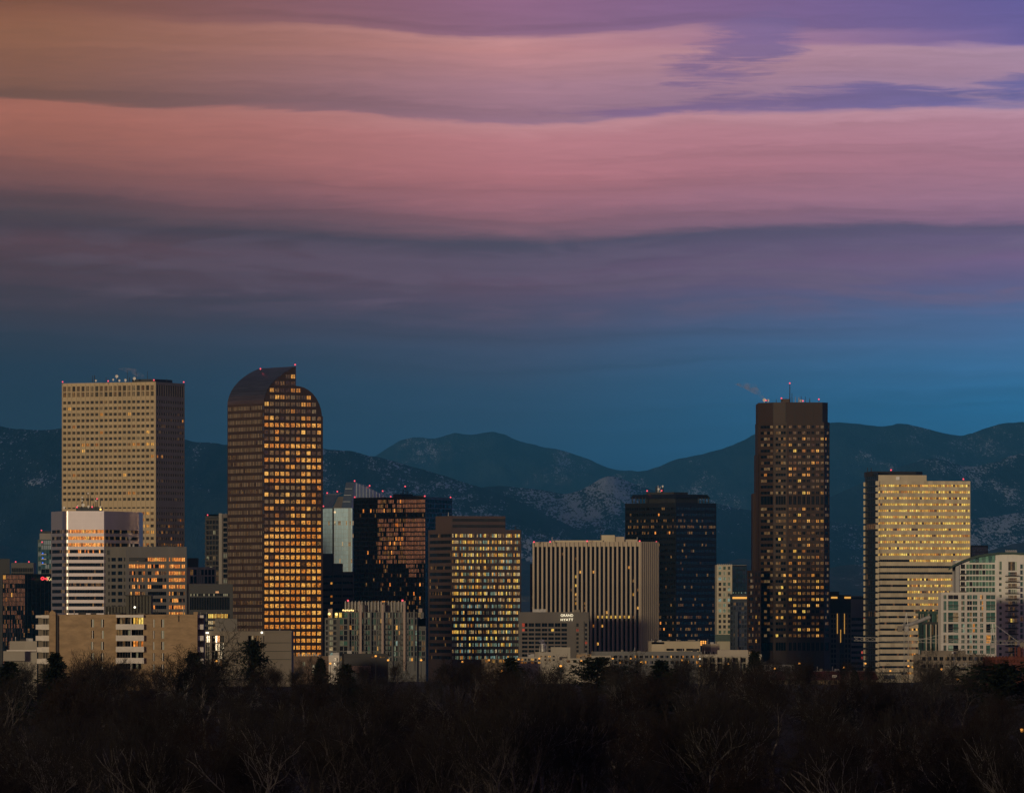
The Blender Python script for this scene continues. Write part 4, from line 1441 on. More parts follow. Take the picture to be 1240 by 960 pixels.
def behind_curved():
    t = Building('residential_tower', 'slim grey residential tower with pale vertical piers left of the curved tower', 4450, [(248.6, 8), (265.4, 1), (268.8, .5), (290, 0)], wall=wallmat('grey_beige_panel', (.20, .18, .15)), cat='tower', back=20)
    t.facade(0, 627, None, lin(4, 249.4, 265, .82), rows(632, 6.2, 16, 4.4), pick((G_GREY, 4), (G_DARK, 4), (BLIND, .8), (L_FAINT, .5), (L_MINT, .4)), depth=.6, wall=wallmat('dark_slab_edge', (.06, .055, .05)))
    t.facade(2, 622, None, lin(3, 269.4, 289, .7), rows(629, 6.2, 16, 4.4), pick((G_DARK, 4), (G_BLACK, 3), (BLIND, .8), (L_MINT, .6)), depth=.5)
    t.plain(622)
    t.finish()
    t.box('pier', 265, 268.8, 621.4, 740, PALEC, -.2, 2)
    t.box('roof_slab', 248.4, 266, 624.6, 627.2, STEEL, 1, 6)
    t.beacon(251.4, 624, 4, .7)
    for k in range(12):
        t.box('balcony', 247.6, 250.6, 632.6 + k * 6.2, 634 + k * 6.2, STEEL, 5, 3)
    s = Building('office_building', 'small pale framed block between the grey office and the slim tower', 4100, [(226, 6), (229.4, 0), (261, 3)], wall=PALEC)
    s.facade(1, 686.6, None, lin(7, 230, 260.4, .74), [(689.4, 696), (697.6, 706)], pick((G_DARK, 5), (L_DIM, 1), (BLIND, 1)), depth=.5)
    s.plain(686.6)
    s.finish()
    s.prism('penthouse', [(227, 8), (239.6, 6)], 675.4, 686.8, wallmat('charcoal_panel', (.05, .05, .05)), back=8)
    k = Building('office_building', 'low black glass building with gold lit floors left of the curved tower foot', 3700, [(226, 4), (228.6, 1), (282, 0)], wall=DARKW, back=30)
    k.facade(1, 706.8, None, [(230, 278)], [(718.6, 721.4), (723, 738), (743.2, 748), (751.6, 755.6), (758.4, 761.6)],
             lambda r, c, q: {0: rng.choice((G_GREY, BLIND, G_BLACK)), 1: G_BLACK}.get(r, (L_YEL if 10 < q < 23 else G_BLACK) if r == 2 else (L_CREAM if 10 < q < 17 else G_BLACK)), depth=.4, sub=24, name='window_band')
    k.plain(706.8)
    k.finish()
    k.box('lit_sign_panel', 261, 265, 715.6, 717.8, glow('soft_amber', (1, .5, .22), .45), -.4, .3)
    for x in (238, 243, 250, 262, 268):
        k.pole('flag_pole', x, 741, 752, -2, .12, GALV)


behind_curved()


def low_by_curved():
    h = Building('house', 'low brown building with white windows at the foot of the curved tower', 2300, [(353, 2), (376, .6), (398, 0)], wall=wallmat('brown_render', (.14, .10, .075)), back=14)
    h.facade(1, 800, None, [(377.6, 381.6), (383.8, 388.6), (391, 395)], [(804.4, 808.6), (810.8, 814.4)], pick((BLIND, 3), (L_CREAM, 1), (G_GREY, 1)), depth=.2, frame=WHITE)
    h.facade(0, 794, None, [(366.4, 369.4)], [(801, 806)], pick((BLIND, 1)), depth=.2)
    h.plain(794)
    h.finish()
    for k in range(9):
        h.box('roof_vent', 361 + k * 3, 362.6 + k * 3, 790.6 + (k % 3), 794.2, GALV, 3, .6)
    w = Building('house', 'narrow white stepped building beside the low brown house', 2250, [(398, 1), (403, .4), (410.6, 0)], wall=WHITEF, back=8)
    w.facade(1, 793, None, [(404.4, 406.6), (407.6, 409.6)], [(796.4, 799.4), (802, 805.6), (808, 812)], pick((G_DARK, 3), (L_DIM, 1)), depth=.2)
    w.plain(793)
    w.finish()


low_by_curved()


# ------------------------------------------------------------------ centre
def glass_crystal():
    fr = wallmat('pale_aluminium', (.30, .34, .36), metal=.3, rough=.4)
    b = Building('office_tower', 'angular pale blue glass tower with a sloping crystal crown', 4190, [(385, 20), (402.6, 3), (404.4, .3), (426.6, 0), (430.4, 6), (470, 40)], wall=fr, cat='tower', back=30)
    rw = [(615.4 + 5.1 * i, 620.2 + 5.1 * i) for i in range(19)]
    stripe = [rng.choices((G_CRYSTAL, G_PALE), (4, 1))[0] for _ in range(40)]
    gp = lambda r, c, k: L_CREAM if r in (3, 8, 12, 15, 16) and rng.random() < .14 else stripe[c * 2 + k]
    b.facade(0, 615, None, lin(5, 386, 402.4, .93), rw, gp, depth=.1, frame=fr, sub=2)
    b.facade(1, 615, None, [(.3, .9)], rw, pick((G_DARK, 1)), depth=.6, frac=True, wall=STEEL)
    b.facade(2, 615, None, lin(7, 404.8, 426.4, .93), rw, gp, depth=.1, frame=fr, sub=2)
    b.facade(3, 615, None, [(.1, .9)], rw, lambda r, c, k: L_CREAM if rng.random() < .2 else G_SLATE, depth=.1, frac=True)
    b.facade(4, 604, None, lin(12, 431, 469.6, .8), [(606 + 6 * i, 611.4 + 6 * i) for i in range(8)], pick((G_GREY, 1), (G_SLATE, 1)), depth=.1)
    b.plain(615)
    b.finish(cap=280)

    def q(x, d, y): return (wx(x, b.D + d) - b.o[0], b.D + d - b.o[1], wz(y, b.D + d) - b.o[2])

    def slab(name, front, back_, m):
        n = len(front)
        v = [q(*p) for p in front] + [q(*p) for p in back_]
        f = [tuple(range(n)), tuple(range(2 * n - 1, n - 1, -1))] + [(i, n + i, n + (i + 1) % n, (i + 1) % n) for i in range(n)]
        return link(name, mesh(name, v, f, [m]), b.root)
    grid = G_SLATE
    slab('crown_slope', [(391, 14, 615), (402, 4, 615), (409, 16, 599), (393.6, 24, 599)], [(391, 30, 615), (402, 24, 615), (409, 28, 599), (393.6, 34, 599)], grid)
    slab('crown_edge', [(393.2, 23, 599.6), (409, 15.6, 599.6), (416, 20, 596.4), (413, 22, 596.8), (394.6, 27, 598.2)], [(393.2, 26, 599.6), (409, 19, 599.6), (416, 24, 596.4), (413, 26, 596.8), (394.6, 30, 598.2)], fr)
    slab('crown_slope', [(413.4, 6, 615), (425.4, 1, 615), (429.6, 10, 583.6), (419, 16, 583.8)], [(413.4, 34, 615), (425.4, 34, 615), (429.6, 34, 583.6), (419, 34, 583.8)], grid)
    slab('crown_slope', [(425.4, 1.2, 615), (430.4, 6, 615), (470, 40, 603), (466, 38, 600.6), (442, 22, 587.4), (429.6, 10.2, 583.6)],
         [(425.4, 40, 615), (430.4, 40, 615), (470, 52, 603), (466, 50, 600.6), (442, 44, 587.4), (429.6, 36, 583.6)], G_PALE)
    slab('crown_recess', [(403, 5, 615), (413.4, 6, 615), (416, 14, 601), (409.4, 16, 601)], [(403, 30, 615), (413.4, 30, 615), (416, 30, 601), (409.4, 30, 601)], wallmat('bronze_grey', (.12, .11, .10)))
    for k in range(9):
        x = 431.4 + k * 4
        yy = float(np.interp(x, [429, 442, 466, 470], [584, 588, 601, 603]))
        b.box('crown_rib', x, x + .5, yy, 610, fr, 4 + k * 4 - 1.5, .6)
    for i in range(1, 4):
        x0, x1, y = 413.4 + i * 1.4, 425.4 + i * 1.1, 615 - i * 7.8
        b.box('crown_mullion', x0 + .2, x1 - .2, y - .25, y + .25, fr, 2 + i * 2.2, .5)
    for x, y, d in ((396.2, 597.4, 24), (408.4, 595.6, 17), (391.6, 613.4, 12), (429.4, 582.8, 10), (447.6, 588.6, 26), (463.4, 595, 36)):
        b.beacon(x, y, d, .6)
    b.ball('crown_lamp', 405.6, 620, glow('warm_white', (1, .72, .4), .9), 0, .7)


glass_crystal()


def stepped_brown():
    m = wallmat('grey_brown_panel', (.085, .070, .066), panel=.12)
    b = Building('office_building', 'stepped grey brown block with dark ribbon windows in front of the glass crystal', 4050, [(385, 8), (403, 5), (403.4, 3), (414, 2), (414.4, .6), (427.6, 0)], wall=m, back=25)
    b.plain_top = None
    rw = rows(697.4, 8, 9, 2.6)
    gp = lambda r, c, k: L_GOLD if k == 5 and c == 0 and rng.random() < .5 else G_BLACK
    b.facade(0, 670, None, [(386, 402.6)], rows(698, 8, 9, 2.6), gp, depth=.4, sub=6, name='window_band')
    b.facade(2, 682, None, [(.04, .96)], rows(697.4, 8, 9, 2.6), gp, depth=.4, sub=4, name='window_band', frac=True)
    b.facade(4, 692, None, [(.04, .96)], rows(697.4, 8, 9, 2.6), gp, depth=.4, sub=5, name='window_band', frac=True)
    b.done |= {1, 3}
    s = b
    # returns and stepped roofs
    for (i, y0, y1) in ((1, 670, 682), (3, 682, 692)):
        p, q = s.P[i], s.P[i + 1]
        s.quad([(*p, s.o[2]), (*q, s.o[2]), (*q, s.z(y0)), (*p, s.z(y0))], m)
    for (i, j, y) in ((0, 1, 670), (2, 3, 682), (4, 5, 692)):
        p, q = s.P[i], s.P[j]
        bk = 25
        s.quad([(p[0], p[1], s.z(y)), (q[0], q[1], s.z(y)), (q[0], q[1] + bk, s.z(y)), (p[0], p[1] + bk, s.z(y))], ROOFGREY)
        s.quad([(q[0], q[1], s.o[2]), (q[0], q[1] + bk, s.o[2]), (q[0], q[1] + bk, s.z(y)), (q[0], q[1], s.z(y))], m)
        s.quad([(p[0], p[1] + bk, s.o[2]), (p[0], p[1], s.o[2]), (p[0], p[1], s.z(y)), (p[0], p[1] + bk, s.z(y))], m)
    b.finish()


stepped_brown()


def fin_condo():
    m = wallmat('grey_condo_frame', (.115, .118, .115), panel=.12)
    pale = wallmat('pink_stone_fin', (.34, .27, .235), panel=.06)
    b = Building('apartment_building', 'modern grey apartment block with tall pale fins and a lit rooftop terrace', 3250, [(393.4, 6), (408.4, 4), (410, 1.4), (505, 0), (505.6, 2), (515.6, 1.6)], wall=m, back=24)
    ry = [(741.6, 747.4), (749.2, 755.6), (757, 762), (763.4, 768.4), (769.6, 774.8), (776, 781.2), (782.4, 787.6), (789, 794), (796, 800)]
    rp = lambda r, c, k: rng.choices((G_DARK, G_TEAL, L_MINT, L_FAINT, BLIND, L_GOLD), (5, 3, .5, 1, .7, .25))[0]
    cols = [(411.4, 420.6), (423, 428.6), (430, 433.4), (438.6, 440.8), (443, 447.6), (450.6, 455), (457, 459), (461, 462.4), (467, 468.4), (470, 474), (477, 481.4), (483, 485), (487, 488.4), (495, 500), (501.4, 504.4)]
    b.facade(2, 741, None, cols, ry, rp, depth=.5, sub=2, frame=wallmat('pale_window_frame', (.30, .33, .32)))
    b.facade(0, 748, None, [(394.6, 397), (398.6, 402.6), (404, 407.4)], [(y0 + 1, y1) for y0, y1 in ry[1:]], lambda r, c, k: rng.choice((L_MINT, BLIND, L_CREAM)) if c == 1 else G_DARK, depth=.5)
    b.facade(4, 758, None, [(.1, .45), (.55, .9)], ry[3:], rp, depth=.4, frac=True)
    b.plain(748)
    b.finish(cap=200)
    # rooftop storey with lit rooms, plant screen and fins
    up = b.prism('upper_storey', [(416, 4), (513, 3)], 741, 748.2, m, back=14)
    for k, x in enumerate((399.6, 407.2, 412.2, 419.4, 425.6, 431.6, 445, 452.8, 471.4, 478.6, 485.4, 497.6, 508)):
        lm = L_YEL if x < 421 else rng.choice((L_GOLD, L_DIM, L_FAINT))
        b.box('lit_room', x - 1.6, x + 1.6, 741.6, 747.2, lm, 2.6 if x > 414 else -1.2, .5)
    b.prism('plant_screen', [(417.4, 7), (491.6, 6)], 728.6, 741.2, wallmat('louvred_screen', (.19, .175, .15), panel=.05), back=10)
    for k in range(19):
        x = 418 + k * 4
        b.box('screen_post', x, x + .7, 727.4, 740.6, GALV, 5.2, .6)
    for x in (436.6, 463.2, 489.6):
        b.box('fin', x - 1.3, x + 1.3, 731.6, 812, pale, -1.2, 3)
        b.box('fin_cap', x - 2.2, x - .4, 727.8, 732, pale, .4, 1)
    for x in (449, 475.4, 501.4, 422.4):
        b.box('pier', x - .8, x + .8, 738 if x > 430 else 742, 812, m, -.7, 1.6)
    b.box('stair_tower', 397.4, 402.4, 737, 748.2, pale, 3, 5)
    b.box('stair_tower', 507, 511.2, 736.4, 748, pale, 3.4, 5)
    for k in range(6):
        b.ball('terrace_light', 415.6 + k * 2.4, 738.6 + (k % 2) * .4, glow('terrace_lamp', (1, .68, .25), 1.8), 1, .42)
    for x, y in ((398.8, 743), (407.4, 743.4)):
        b.ball('terrace_light', x, y, MATS['terrace_lamp'], -1.6, .7)
    b.beacon(421.4, 727.6, 7, .6)
    b.beacon(487.4, 727.4, 7, .6)
    for r, (y0, y1) in enumerate(ry[1:]):
        for x in (434.4, 441.4, 460.2, 464.8, 469, 486, 491.6):
            b.box('balcony', x - 1.4, x + 1.4, y1 - 1.5, y1 + .2, wallmat('dark_slab_edge', (.06, .055, .05)), -1.0, 1.0)
    d = Building('shop_building', 'low black flat-roofed building in front of the fin apartments', 2350, [(414, 1), (416.4, .3), (470, 0)], wall=DARKW, back=20)
    d.facade(1, 791, None, [(450, 454), (460, 466)], [(794.6, 796.2)], pick((L_DIM, 1)), depth=.2)
    d.plain(791)
    d.finish()
    d.box('base_wall', 416, 449, 806, 814, wallmat('pinkish_stone', (.22, .15, .13)), -1.5, 2)


fin_condo()


def hotel():
    m = wallmat('grey_hotel_concrete', (.125, .115, .105), panel=.04)
    b = Building('hotel', 'grey concrete hotel block with a white lit two-line roof sign', 3700, [(628, 1.5), (696.6, 1), (697, .2), (713, 0)], wall=m, back=25)
    rw = [(754.2, 758.6), (761, 764)] + [(766.2 + 5.1 * i, 769.2 + 5.1 * i) for i in range(7)]
    b.facade(0, 740.8, None, [(632.2 + 7.95 * k, 638.8 + 7.95 * k) for k in range(7)], rw, lambda r, c, k: L_RED if (c == 0 and r < 2 and k == 0) else (L_YEL if (r, c, k) == (1, 4, 1) else G_BLACK), depth=.5, sub=2)
    b.facade(2, 740.8, None, [(698, 700.6), (708.4, 711)], [(754.4, 758.4), (761, 764)] + rw[2:], lambda r, c, k: L_RED if rng.random() < .12 else G_BLACK, depth=.5)
    b.plain(740.8)
    b.finish()
    b.box('stair_bay', 701.6, 707.2, 752, 812, m, -.7, 1)
    b.box('roof_plant', 645, 661, 737.2, 741, GALV, 6, 6)
    b.box('roof_plant', 695, 702, 738, 741, CONC, 6, 6)
    ms = glow('white_sign', (1.0, .86, .58), 1.5)
    D = b.D - .6
    for txt, y, sp in (('GRAND', 745.9, 1.0), ('HYATT', 751.2, 1.08)):
        me = text_mesh(txt, 2.0, ms, .08, spacing=sp)
        xs = np.empty(len(me.vertices) * 3)
        me.vertices.foreach_get('co', xs)
        xs = xs.reshape(-1, 3)
        w = xs[:, 0].max() - xs[:, 0].min()
        tw = 15.0 / F * D
        o = link('sign_lettering', me, b.root, (wx(679, D) - b.o[0] - xs[:, 0].min() * tw / w, D - b.o[1], wz(y + .3, D) - b.o[2]))
        o.rotation_euler = (R(90), 0, 0)
        o.scale = (tw / w, 1.0, 1)
    e = Building('office_building', 'brown slab just showing left of the ribbed tan block', 4350, [(641.8, 6), (642.6, 0), (652, 2)], wall=wallmat('umber_panel', (.075, .052, .042)))
    e.facade(1, 682.4, None, lin(2, 643.4, 651, .5), rows(690, 6.6, 12, 3.4), pick((G_GREY, 2), (L_FAINT, 1)), depth=.3)
    e.plain(682.4)
    e.finish()


hotel()


# ------------------------------------------------------------------ right
def cream_grid():
    b = Building('office_building', 'cream gridded block with mint windows beside the hat-roofed tower', 3790, [(867.4, 8), (868, 1), (886.6, 0), (904, 5)], wall=wallmat('cream_stone', (.40, .37, .29), panel=.08), back=25)
    b.facade(1, 683.6, None, lin(3, 869, 885.6, .56), rows(687.6, 6.45, 14, 3.9), lambda r, c, k: rng.choices((G_DARK, G_TEAL, L_MINT, BLIND), (4, 3, 1 + .2 * r, .5))[0], depth=.4)
    b.facade(2, 684.2, None, lin(4, 887, 903.6, .92), [(685.6 + 5 * i, 690 + 5 * i) for i in range(8)], pick((glass('green_black_glass', (.020, .035, .030), spec=.5), 3), (G_GREY, 1)), depth=.1, wall=STEEL)
    b.plain(683.6)
    b.finish()
    for k in range(8):
        b.box('roof_stud', 869 + k * 2.3, 869.8 + k * 2.3, 682.6, 684, PALEC, .4, 1)
    b.prism('green_base', [(866, -1), (887, -1.4)], 768, 776, GREENR, back=10)
    c = Building('residential_tower', 'dark blue tower with an amber roof strip left of the faceted tower', 3770, [(884, 6), (887.4, 0), (904.6, 2)], wall=wallmat('blue_grey_panel', (.045, .055, .070), panel=.2), cat='tower')
    c.facade(1, 719, None, lin(5, 888, 904.4, .7), rows(731, 5.4, 13, 3.6), pick((G_BLUE, 6), (G_SLATE, 3), (L_DIM, 1.2), (L_FAINT, 1)), depth=.2)
    c.facade(0, 719, None, [(.15, .85)], rows(731, 5.4, 13, 3.6), pick((G_BLUE, 4), (G_SLATE, 2)), depth=.2, frac=True)
    c.plain(719)
    c.finish()
    c.box('amber_strip', 887, 904.4, 722.4, 724.8, AMBER, -.3, .4)
    for x in (888, 891, 894.6, 898, 901.4, 903):
        c.ball('roof_lamp', x, 717.4, L_MINT, 2, .35)
    c.box('balcony_stack', 889.6, 893.6, 740, 790, wallmat('blue_grey_panel', (.045, .055, .070)), -.9, 1)
    d = Building('residential_tower', 'dark grey tower with amber roof strips and gold light lines right of the faceted tower', 4300, [(1000, 6), (1005, 1), (1016.6, .2), (1022.4, .8), (1030.4, 0)], wall=wallmat('slate_stone', (.085, .080, .078), panel=.1), cat='tower', back=20)
    rw = rows(745.6, 6.05, 11, 4.0)
    d.facade(1, 742, None, [(1006.6, 1008.8), (1010, 1012.2)], rw, pick((G_BLACK, 1)), depth=.3)
    d.facade(3, 742, None, [(1023.6, 1025.6), (1027.4, 1029.6)], rw, pick((G_BLACK, 1)), depth=.3)
    d.facade(2, 742, None, lin(2, 1017, 1022, .6), rw, pick((G_BLACK, 1)), depth=.3, wall=DARKW)
    d.plain(742)
    d.finish()
    d.prism('upper_storey', [(1005, 1.2), (1016, .4)], 716, 742.2, DARKW, back=18)
    d.prism('upper_storey', [(1016, 1.4), (1030.4, .4)], 720, 742.2, DARKW, back=18)
    d.box('amber_strip', 1006.4, 1014, 722.2, 724.4, AMBER, -.2, .4)
    d.box('amber_strip', 1022.6, 1030.2, 722.2, 724.4, AMBER, -.4, .4)
    for x, y0, y1 in ((1014, 742.6, 767), (1022.6, 742.6, 767), (1018, 762, 777.6)):
        d.box('light_line', x - .45, x + .45, y0, y1, glow('gold_line', (1, .50, .10), .5), -.5, .3)
    e = Building('office_building', 'dark grey panelled building squeezed between two towers on the right', 4500, [(1026, 5), (1030.6, 0), (1052, 4)], wall=wallmat('slate_panel', (.11, .11, .11), panel=.1))
    e.facade(1, 721.4, None, [(1031, 1050)], [(722.6, 725.2), (747.6, 751)] + rows(756.6, 6.6, 9, 3), lambda r, c, k: L_RED if rng.random() < .08 else G_BLACK, depth=.3, sub=8, name='window_band')
    e.plain(721.4)
    e.finish()
    f = Building('office_building', 'dark block peeping out behind the curved green roof', 4600, [(1173, 4), (1176, 0), (1196.4, 1)], wall=NAVY)
    f.facade(1, 660, None, lin(5, 1177, 1195.6, .9), rows(665, 6, 8, 5), pick((G_BLUE, 8), (L_DIM, .4)), depth=.1)
    f.plain(660)
    f.finish()


cream_grid()


def green_roof_condo():
    fr = wallmat('white_frame', (.62, .62, .60), panel=.05)
    b = Building('apartment_building', 'white apartment tower with a sweeping dark green roof and green glass', 3160, [(1157, 4), (1161.4, 1), (1205.4, 0), (1218, -.6), (1234.6, -.4), (1275, 1)], wall=fr, back=22)
    fl = [(676 + 7.05 * i, 681.4 + 7.05 * i) for i in range(18)]
    gg = lambda r, c, k: rng.choices((G_TEAL, glass('green_curtain_glass', (.12, .27, .21), spec=.6, var=.4), G_DARK), (3, 5, 1.4 if r < 4 else 3))[0]
    # green curtain wall under the arc: rows cut by the roof line
    arc = np.array([(1148.6, 687.6), (1156, 682.6), (1165, 678.2), (1175, 674.6), (1185, 671.8), (1197, 669.8), (1210, 668.6), (1225, 668.4), (1245, 669.4), (1275, 673)])
    roofy = lambda x: float(np.interp(x, arc[:, 0], arc[:, 1]))
    cc = [(1170 + 3.9 * k, 1173.6 + 3.9 * k) for k in range(9)]
    b.facade(1, 678, None, [(1163.4, 1168.6)] + cc, fl[1:], lambda r, c, k: G_DARK if c == 0 else gg(r, c, k), depth=.25)
    b.facade(2, 671, None, [(1209.8, 1213)], [(679.6, 690), (691.4, 695)] + [(698.6 + 7.05 * i, 702 + 7.05 * i) for i in range(16)], pick((G_TEAL, 4), (G_DARK, 2), (BLIND, 1)), depth=.3, sub=2)
    b.facade(3, 671, None, [(1221, 1231.4)], [(680, 690.6)] + [(692.4 + 7.05 * i, 697.6 + 7.05 * i) for i in range(16)], lambda r, c, k: L_YEL if (r, k) == (9, 1) else rng.choices((L_FAINT, G_OLIVE, BLIND, G_TEAL), (4, 3, 1.6, 1))[0], depth=.5, sub=4)
    b.facade(4, 672, None, [(.02, .10), (.13, .3), (.36, .6), (.66, .95)], fl[1:], pick((G_SLATE, 3), (G_TEAL, 3), (L_FAINT, .6)), depth=.3, frac=True)
    b.plain(678)
    b.finish(cap=260)

    # infill glass between the curtain wall and the arc
    def q(x, d, y): return (wx(x, b.D + d) - b.o[0], b.D + d - b.o[1], wz(y, b.D + d) - b.o[2])
    for x0, x1 in cc[1:]:
        v = [q(x0, -.1, 681), q(x1, -.1, 681), q(x1, -.1, roofy(x1) + .6), q(x0, -.1, roofy(x0) + .6), q(x0, .2, 681), q(x1, .2, 681), q(x1, .2, roofy(x1) + .6), q(x0, .2, roofy(x0) + .6)]
        link('window', mesh('window', v, [(0, 1, 2, 3), (1, 5, 6, 2), (4, 0, 3, 7)], [gg(0, 1, 0)]), b.root)
    # gable infill and roof sheet with thickness
    v, f = [], []
    n = len(arc)
    for x, y in arc:
        for d, t in ((-2.2, 0), (-2.2, 2.6), (24, 0), (24, 2.6)):
            v.append(q(x, d, 0)[:2] + (wz(y + t, b.D) - b.o[2],))
    for i in range(n - 1):
        a, c = 4 * i, 4 * (i + 1)
        f += [(a + 1, c + 1, c, a), (a, c, c + 2, a + 2), (a + 1, a + 3, c + 3, c + 1), (a + 2, c + 2, c + 3, a + 3)]
    f += [(0, 2, 3, 1), (4 * n - 4, 4 * n - 3, 4 * n - 1, 4 * n - 2)]
    link('curved_roof', mesh('curved_roof', v, f, [GREENR]), b.root)
    v = [q(x, 1.0, min(y + 1.5, 679)) for x, y in arc[2:]]
    v = [q(1165, 1.0, 681)] + v + [q(1275, 1.0, 681)]
    link('gable_wall', mesh('gable_wall', v + [(x, y + 1, z) for x, y, z in v], [tuple(range(len(v) - 1, -1, -1)), tuple(range(len(v), 2 * len(v)))], [fr]), b.root)
    b.box('side_slab', 1157.2, 1161.6, 684.6, 722, wallmat('grey_slab', (.34, .35, .36)), .2, 12)
    for k in range(15):
        y = 696.6 + 7.05 * k
        b.box('balcony', 1217.6, 1233.4, y, y + 1.3, wallmat('dark_slab_edge', (.06, .055, .05)), -2.4, 2.0)
        b.box('balcony_rail', 1217.8, 1233.2, y - 1.5, y - 1.1, GALV, -2.4, .1)
        if k < 4: b.box('balcony', 1162.8, 1169, y - 2.4, y - 1, MATS['dark_slab_edge'], -.6, 1.4)
    for k in range(12):
        b.box('roof_vent', 1217.6 + k * 1.2, 1218.2 + k * 1.2, 665.6 + (k % 2) * .5, 668.6, GALV, 8, .5)
    # lower framed block standing in front
    c = Building('apartment_building', 'lower white framed apartment block in front of the green roofed tower', 3100, [(1136, 5), (1139.4, .6), (1206.4, 0)], wall=wallmat('grey_white_frame', (.52, .51, .49), panel=.04), back=20)
    cols = [(1142.6, 1146), (1148.2, 1160.4), (1164.2, 1168), (1171.2, 1177), (1178, 1183.4), (1187, 1190.6), (1194.2, 1205.2)]
    rr = [(720.2, 725.2), (727.4, 738.6), (741.4, 752.6), (755, 765.4), (768.6, 778.4), (781, 791)]
    cp = lambda r, c_, k: rng.choices((G_TEAL, G_DARK, L_MINT, L_GOLD, L_FAINT), (6, 4 if c_ in (1, 6) else 2, .4, .25, .4))[0]
    c.facade(1, 717, 795, cols, rr, cp, depth=.7, sub=2, frame=wallmat('pale_window_frame', (.30, .33, .32)))
    c.plain(717)
    c.finish()
    for y0, y1 in rr[1:]:
        for x0, x1 in ((1164.2, 1168), (1187, 1190.6), (1171.2, 1183.4)):
            c.box('spandrel', x0, x1, (y0 + y1) / 2 - .8, (y0 + y1) / 2 + 1.0, MATS['grey_white_frame'], -.05, .5)
        for x0, x1 in ((1148.2, 1160.4), (1194.2, 1205.2)):
            c.box('balcony', x0, x1, (y0 + y1) / 2 - .6, (y0 + y1) / 2 + .3, MATS['dark_slab_edge'], -.4, 1)
            c.box('balcony_rail', x0, x1, y1 - 2.4, y1 - 2.0, GALV, -.2, .1)
    # glass pavilion with green canopy
    e = Building('shop_building', 'green glass pavilion under a flat canopy beside the white apartments', 3180, [(1112, 8), (1118.4, 1), (1150, 0)], wall=wallmat('dark_green_frame', (.03, .06, .055)), back=16)
    e.facade(1, 742, None, lin(8, 1119, 1149.4, .84), [(743.4, 752.8), (756.4, 768.4), (770, 786)], pick((G_TEAL, 4), (G_DARK, 3), (L_FAINT, .5)), depth=.2, sub=2)
    e.facade(0, 742, None, lin(2, 1113, 1118, .8), [(743.4, 752.8), (756.4, 768.4), (770, 786)], pick((G_TEAL, 4), (G_DARK, 3)), depth=.2)
    e.plain(742)
    e.finish()
    e.prism('canopy', [(1110.6, 7), (1150.6, -1.4)], 739.6, 742.4, GREENR, back=14)
    e.box('floor_band', 1117, 1150, 753, 755.8, STEEL, -.6, 1)
    for x in (1121, 1126.4, 1132.6, 1141.4, 1146.6):
        e.box('column', x, x + 1.5, 755.6, 790, PALEC, -1.0, .8)
    for x in (1114.6, 1117.4, 1124.6):
        e.box('column', x, x + .8, 743, 752, PALEC, -.8, .6)


green_roof_condo()


CRANE = mat('grey_white_crane_paint', (.34, .34, .33), rough=.6, var=.2, scale=.5)


def crane(label, D, x_mast, y_top, y_jib, x_tip, x_tail, lift=0.0):
    r = bpy.data.objects.new('tower_crane', None)
    Y = D
    X = wx(x_mast, D)
    r.location = (X, Y, gz(Y))
    COL.objects.link(r)
    tag(r, label, 'crane', 'tower cranes on the right')
    zj, zt = wz(y_jib, D) - r.location.z, wz(y_top, D) - r.location.z

    def lattice(name, p0, p1, w, n, rad=.10):
        p0, p1 = Vector(p0), Vector(p1)
        ax = (p1 - p0).normalized()
        side = ax.cross(Vector((0, 0, 1)))
        if side.length < .1: side = Vector((1, 0, 0))
        side.normalize()
        upv = side.cross(ax).normalized()
        ch = [side * w / 2 - upv * w / 2, -side * w / 2 - upv * w / 2, upv * w / 2 + side * w / 2 * .0]
        if abs(ax.z) > .9: ch = [side * w / 2 + upv * w / 2, -side * w / 2 + upv * w / 2, -side * w / 2 - upv * w / 2, side * w / 2 - upv * w / 2]
        segs = []
        for c in ch: segs.append((p0 + c, p1 + c, rad))
        k = len(ch)
        for i in range(n):
            a, b = p0 + (p1 - p0) * (i / n), p0 + (p1 - p0) * ((i + 1) / n)
            for j in range(k):
                segs.append((a + ch[j], b + ch[(j + 1) % k], rad * .6))
        link(name, bars(name, segs, CRANE), r)
    lattice('mast', (0, 0, 0), (0, 0, zj), 2.0, 22)
    lattice('jib', (0, 0, zj), (wx(x_tip, D) - X, 6, zj + lift), 1.6, 26)
    if x_tail: lattice('counter_jib', (0, 0, zj), (wx(x_tail, D) - X, -2, zj), 1.6, 8)
    link('apex', bars('apex', [((-.8, 0, zj), (0, 0, zt), .16), ((.8, 0, zj), (0, 0, zt), .16), ((0, 0, zt), ((wx(x_tip, D) - X) * .55, 3.3, zj + lift * .55), .06),
                               ((0, 0, zt), ((wx(x_tail or x_mast, D) - X) * .8 + .01, -1.6, zj + .4), .06)], WHITE), r)
    link('cab', boxmesh('cab', -.9, .9, -2.2, -.4, zj - 2.4, zj - .2, GALV), r)
    if x_tail:
        xt = wx(x_tail, D) - X
        link('counterweight', boxmesh('counterweight', xt - 2, xt + .2, -3, -1, zj - 2.6, zj, CONC), r)
    return r


def bars(name, segs, m, sides=4):
    v, f = [], []
    for p0, p1, r in segs:
        p0, p1 = Vector(p0), Vector(p1)
        ax = (p1 - p0).normalized()
        s = ax.orthogonal().normalized()
        t = ax.cross(s)
        n = len(v)
        for p in (p0, p1):
            for k in range(sides):
                a = 2 * math.pi * k / sides
                v.append(tuple(p + s * math.cos(a) * r + t * math.sin(a) * r))
        f += [(n + k, n + (k + 1) % sides, n + sides + (k + 1) % sides, n + sides + k) for k in range(sides)]
    return mesh(name, v, f, [m])


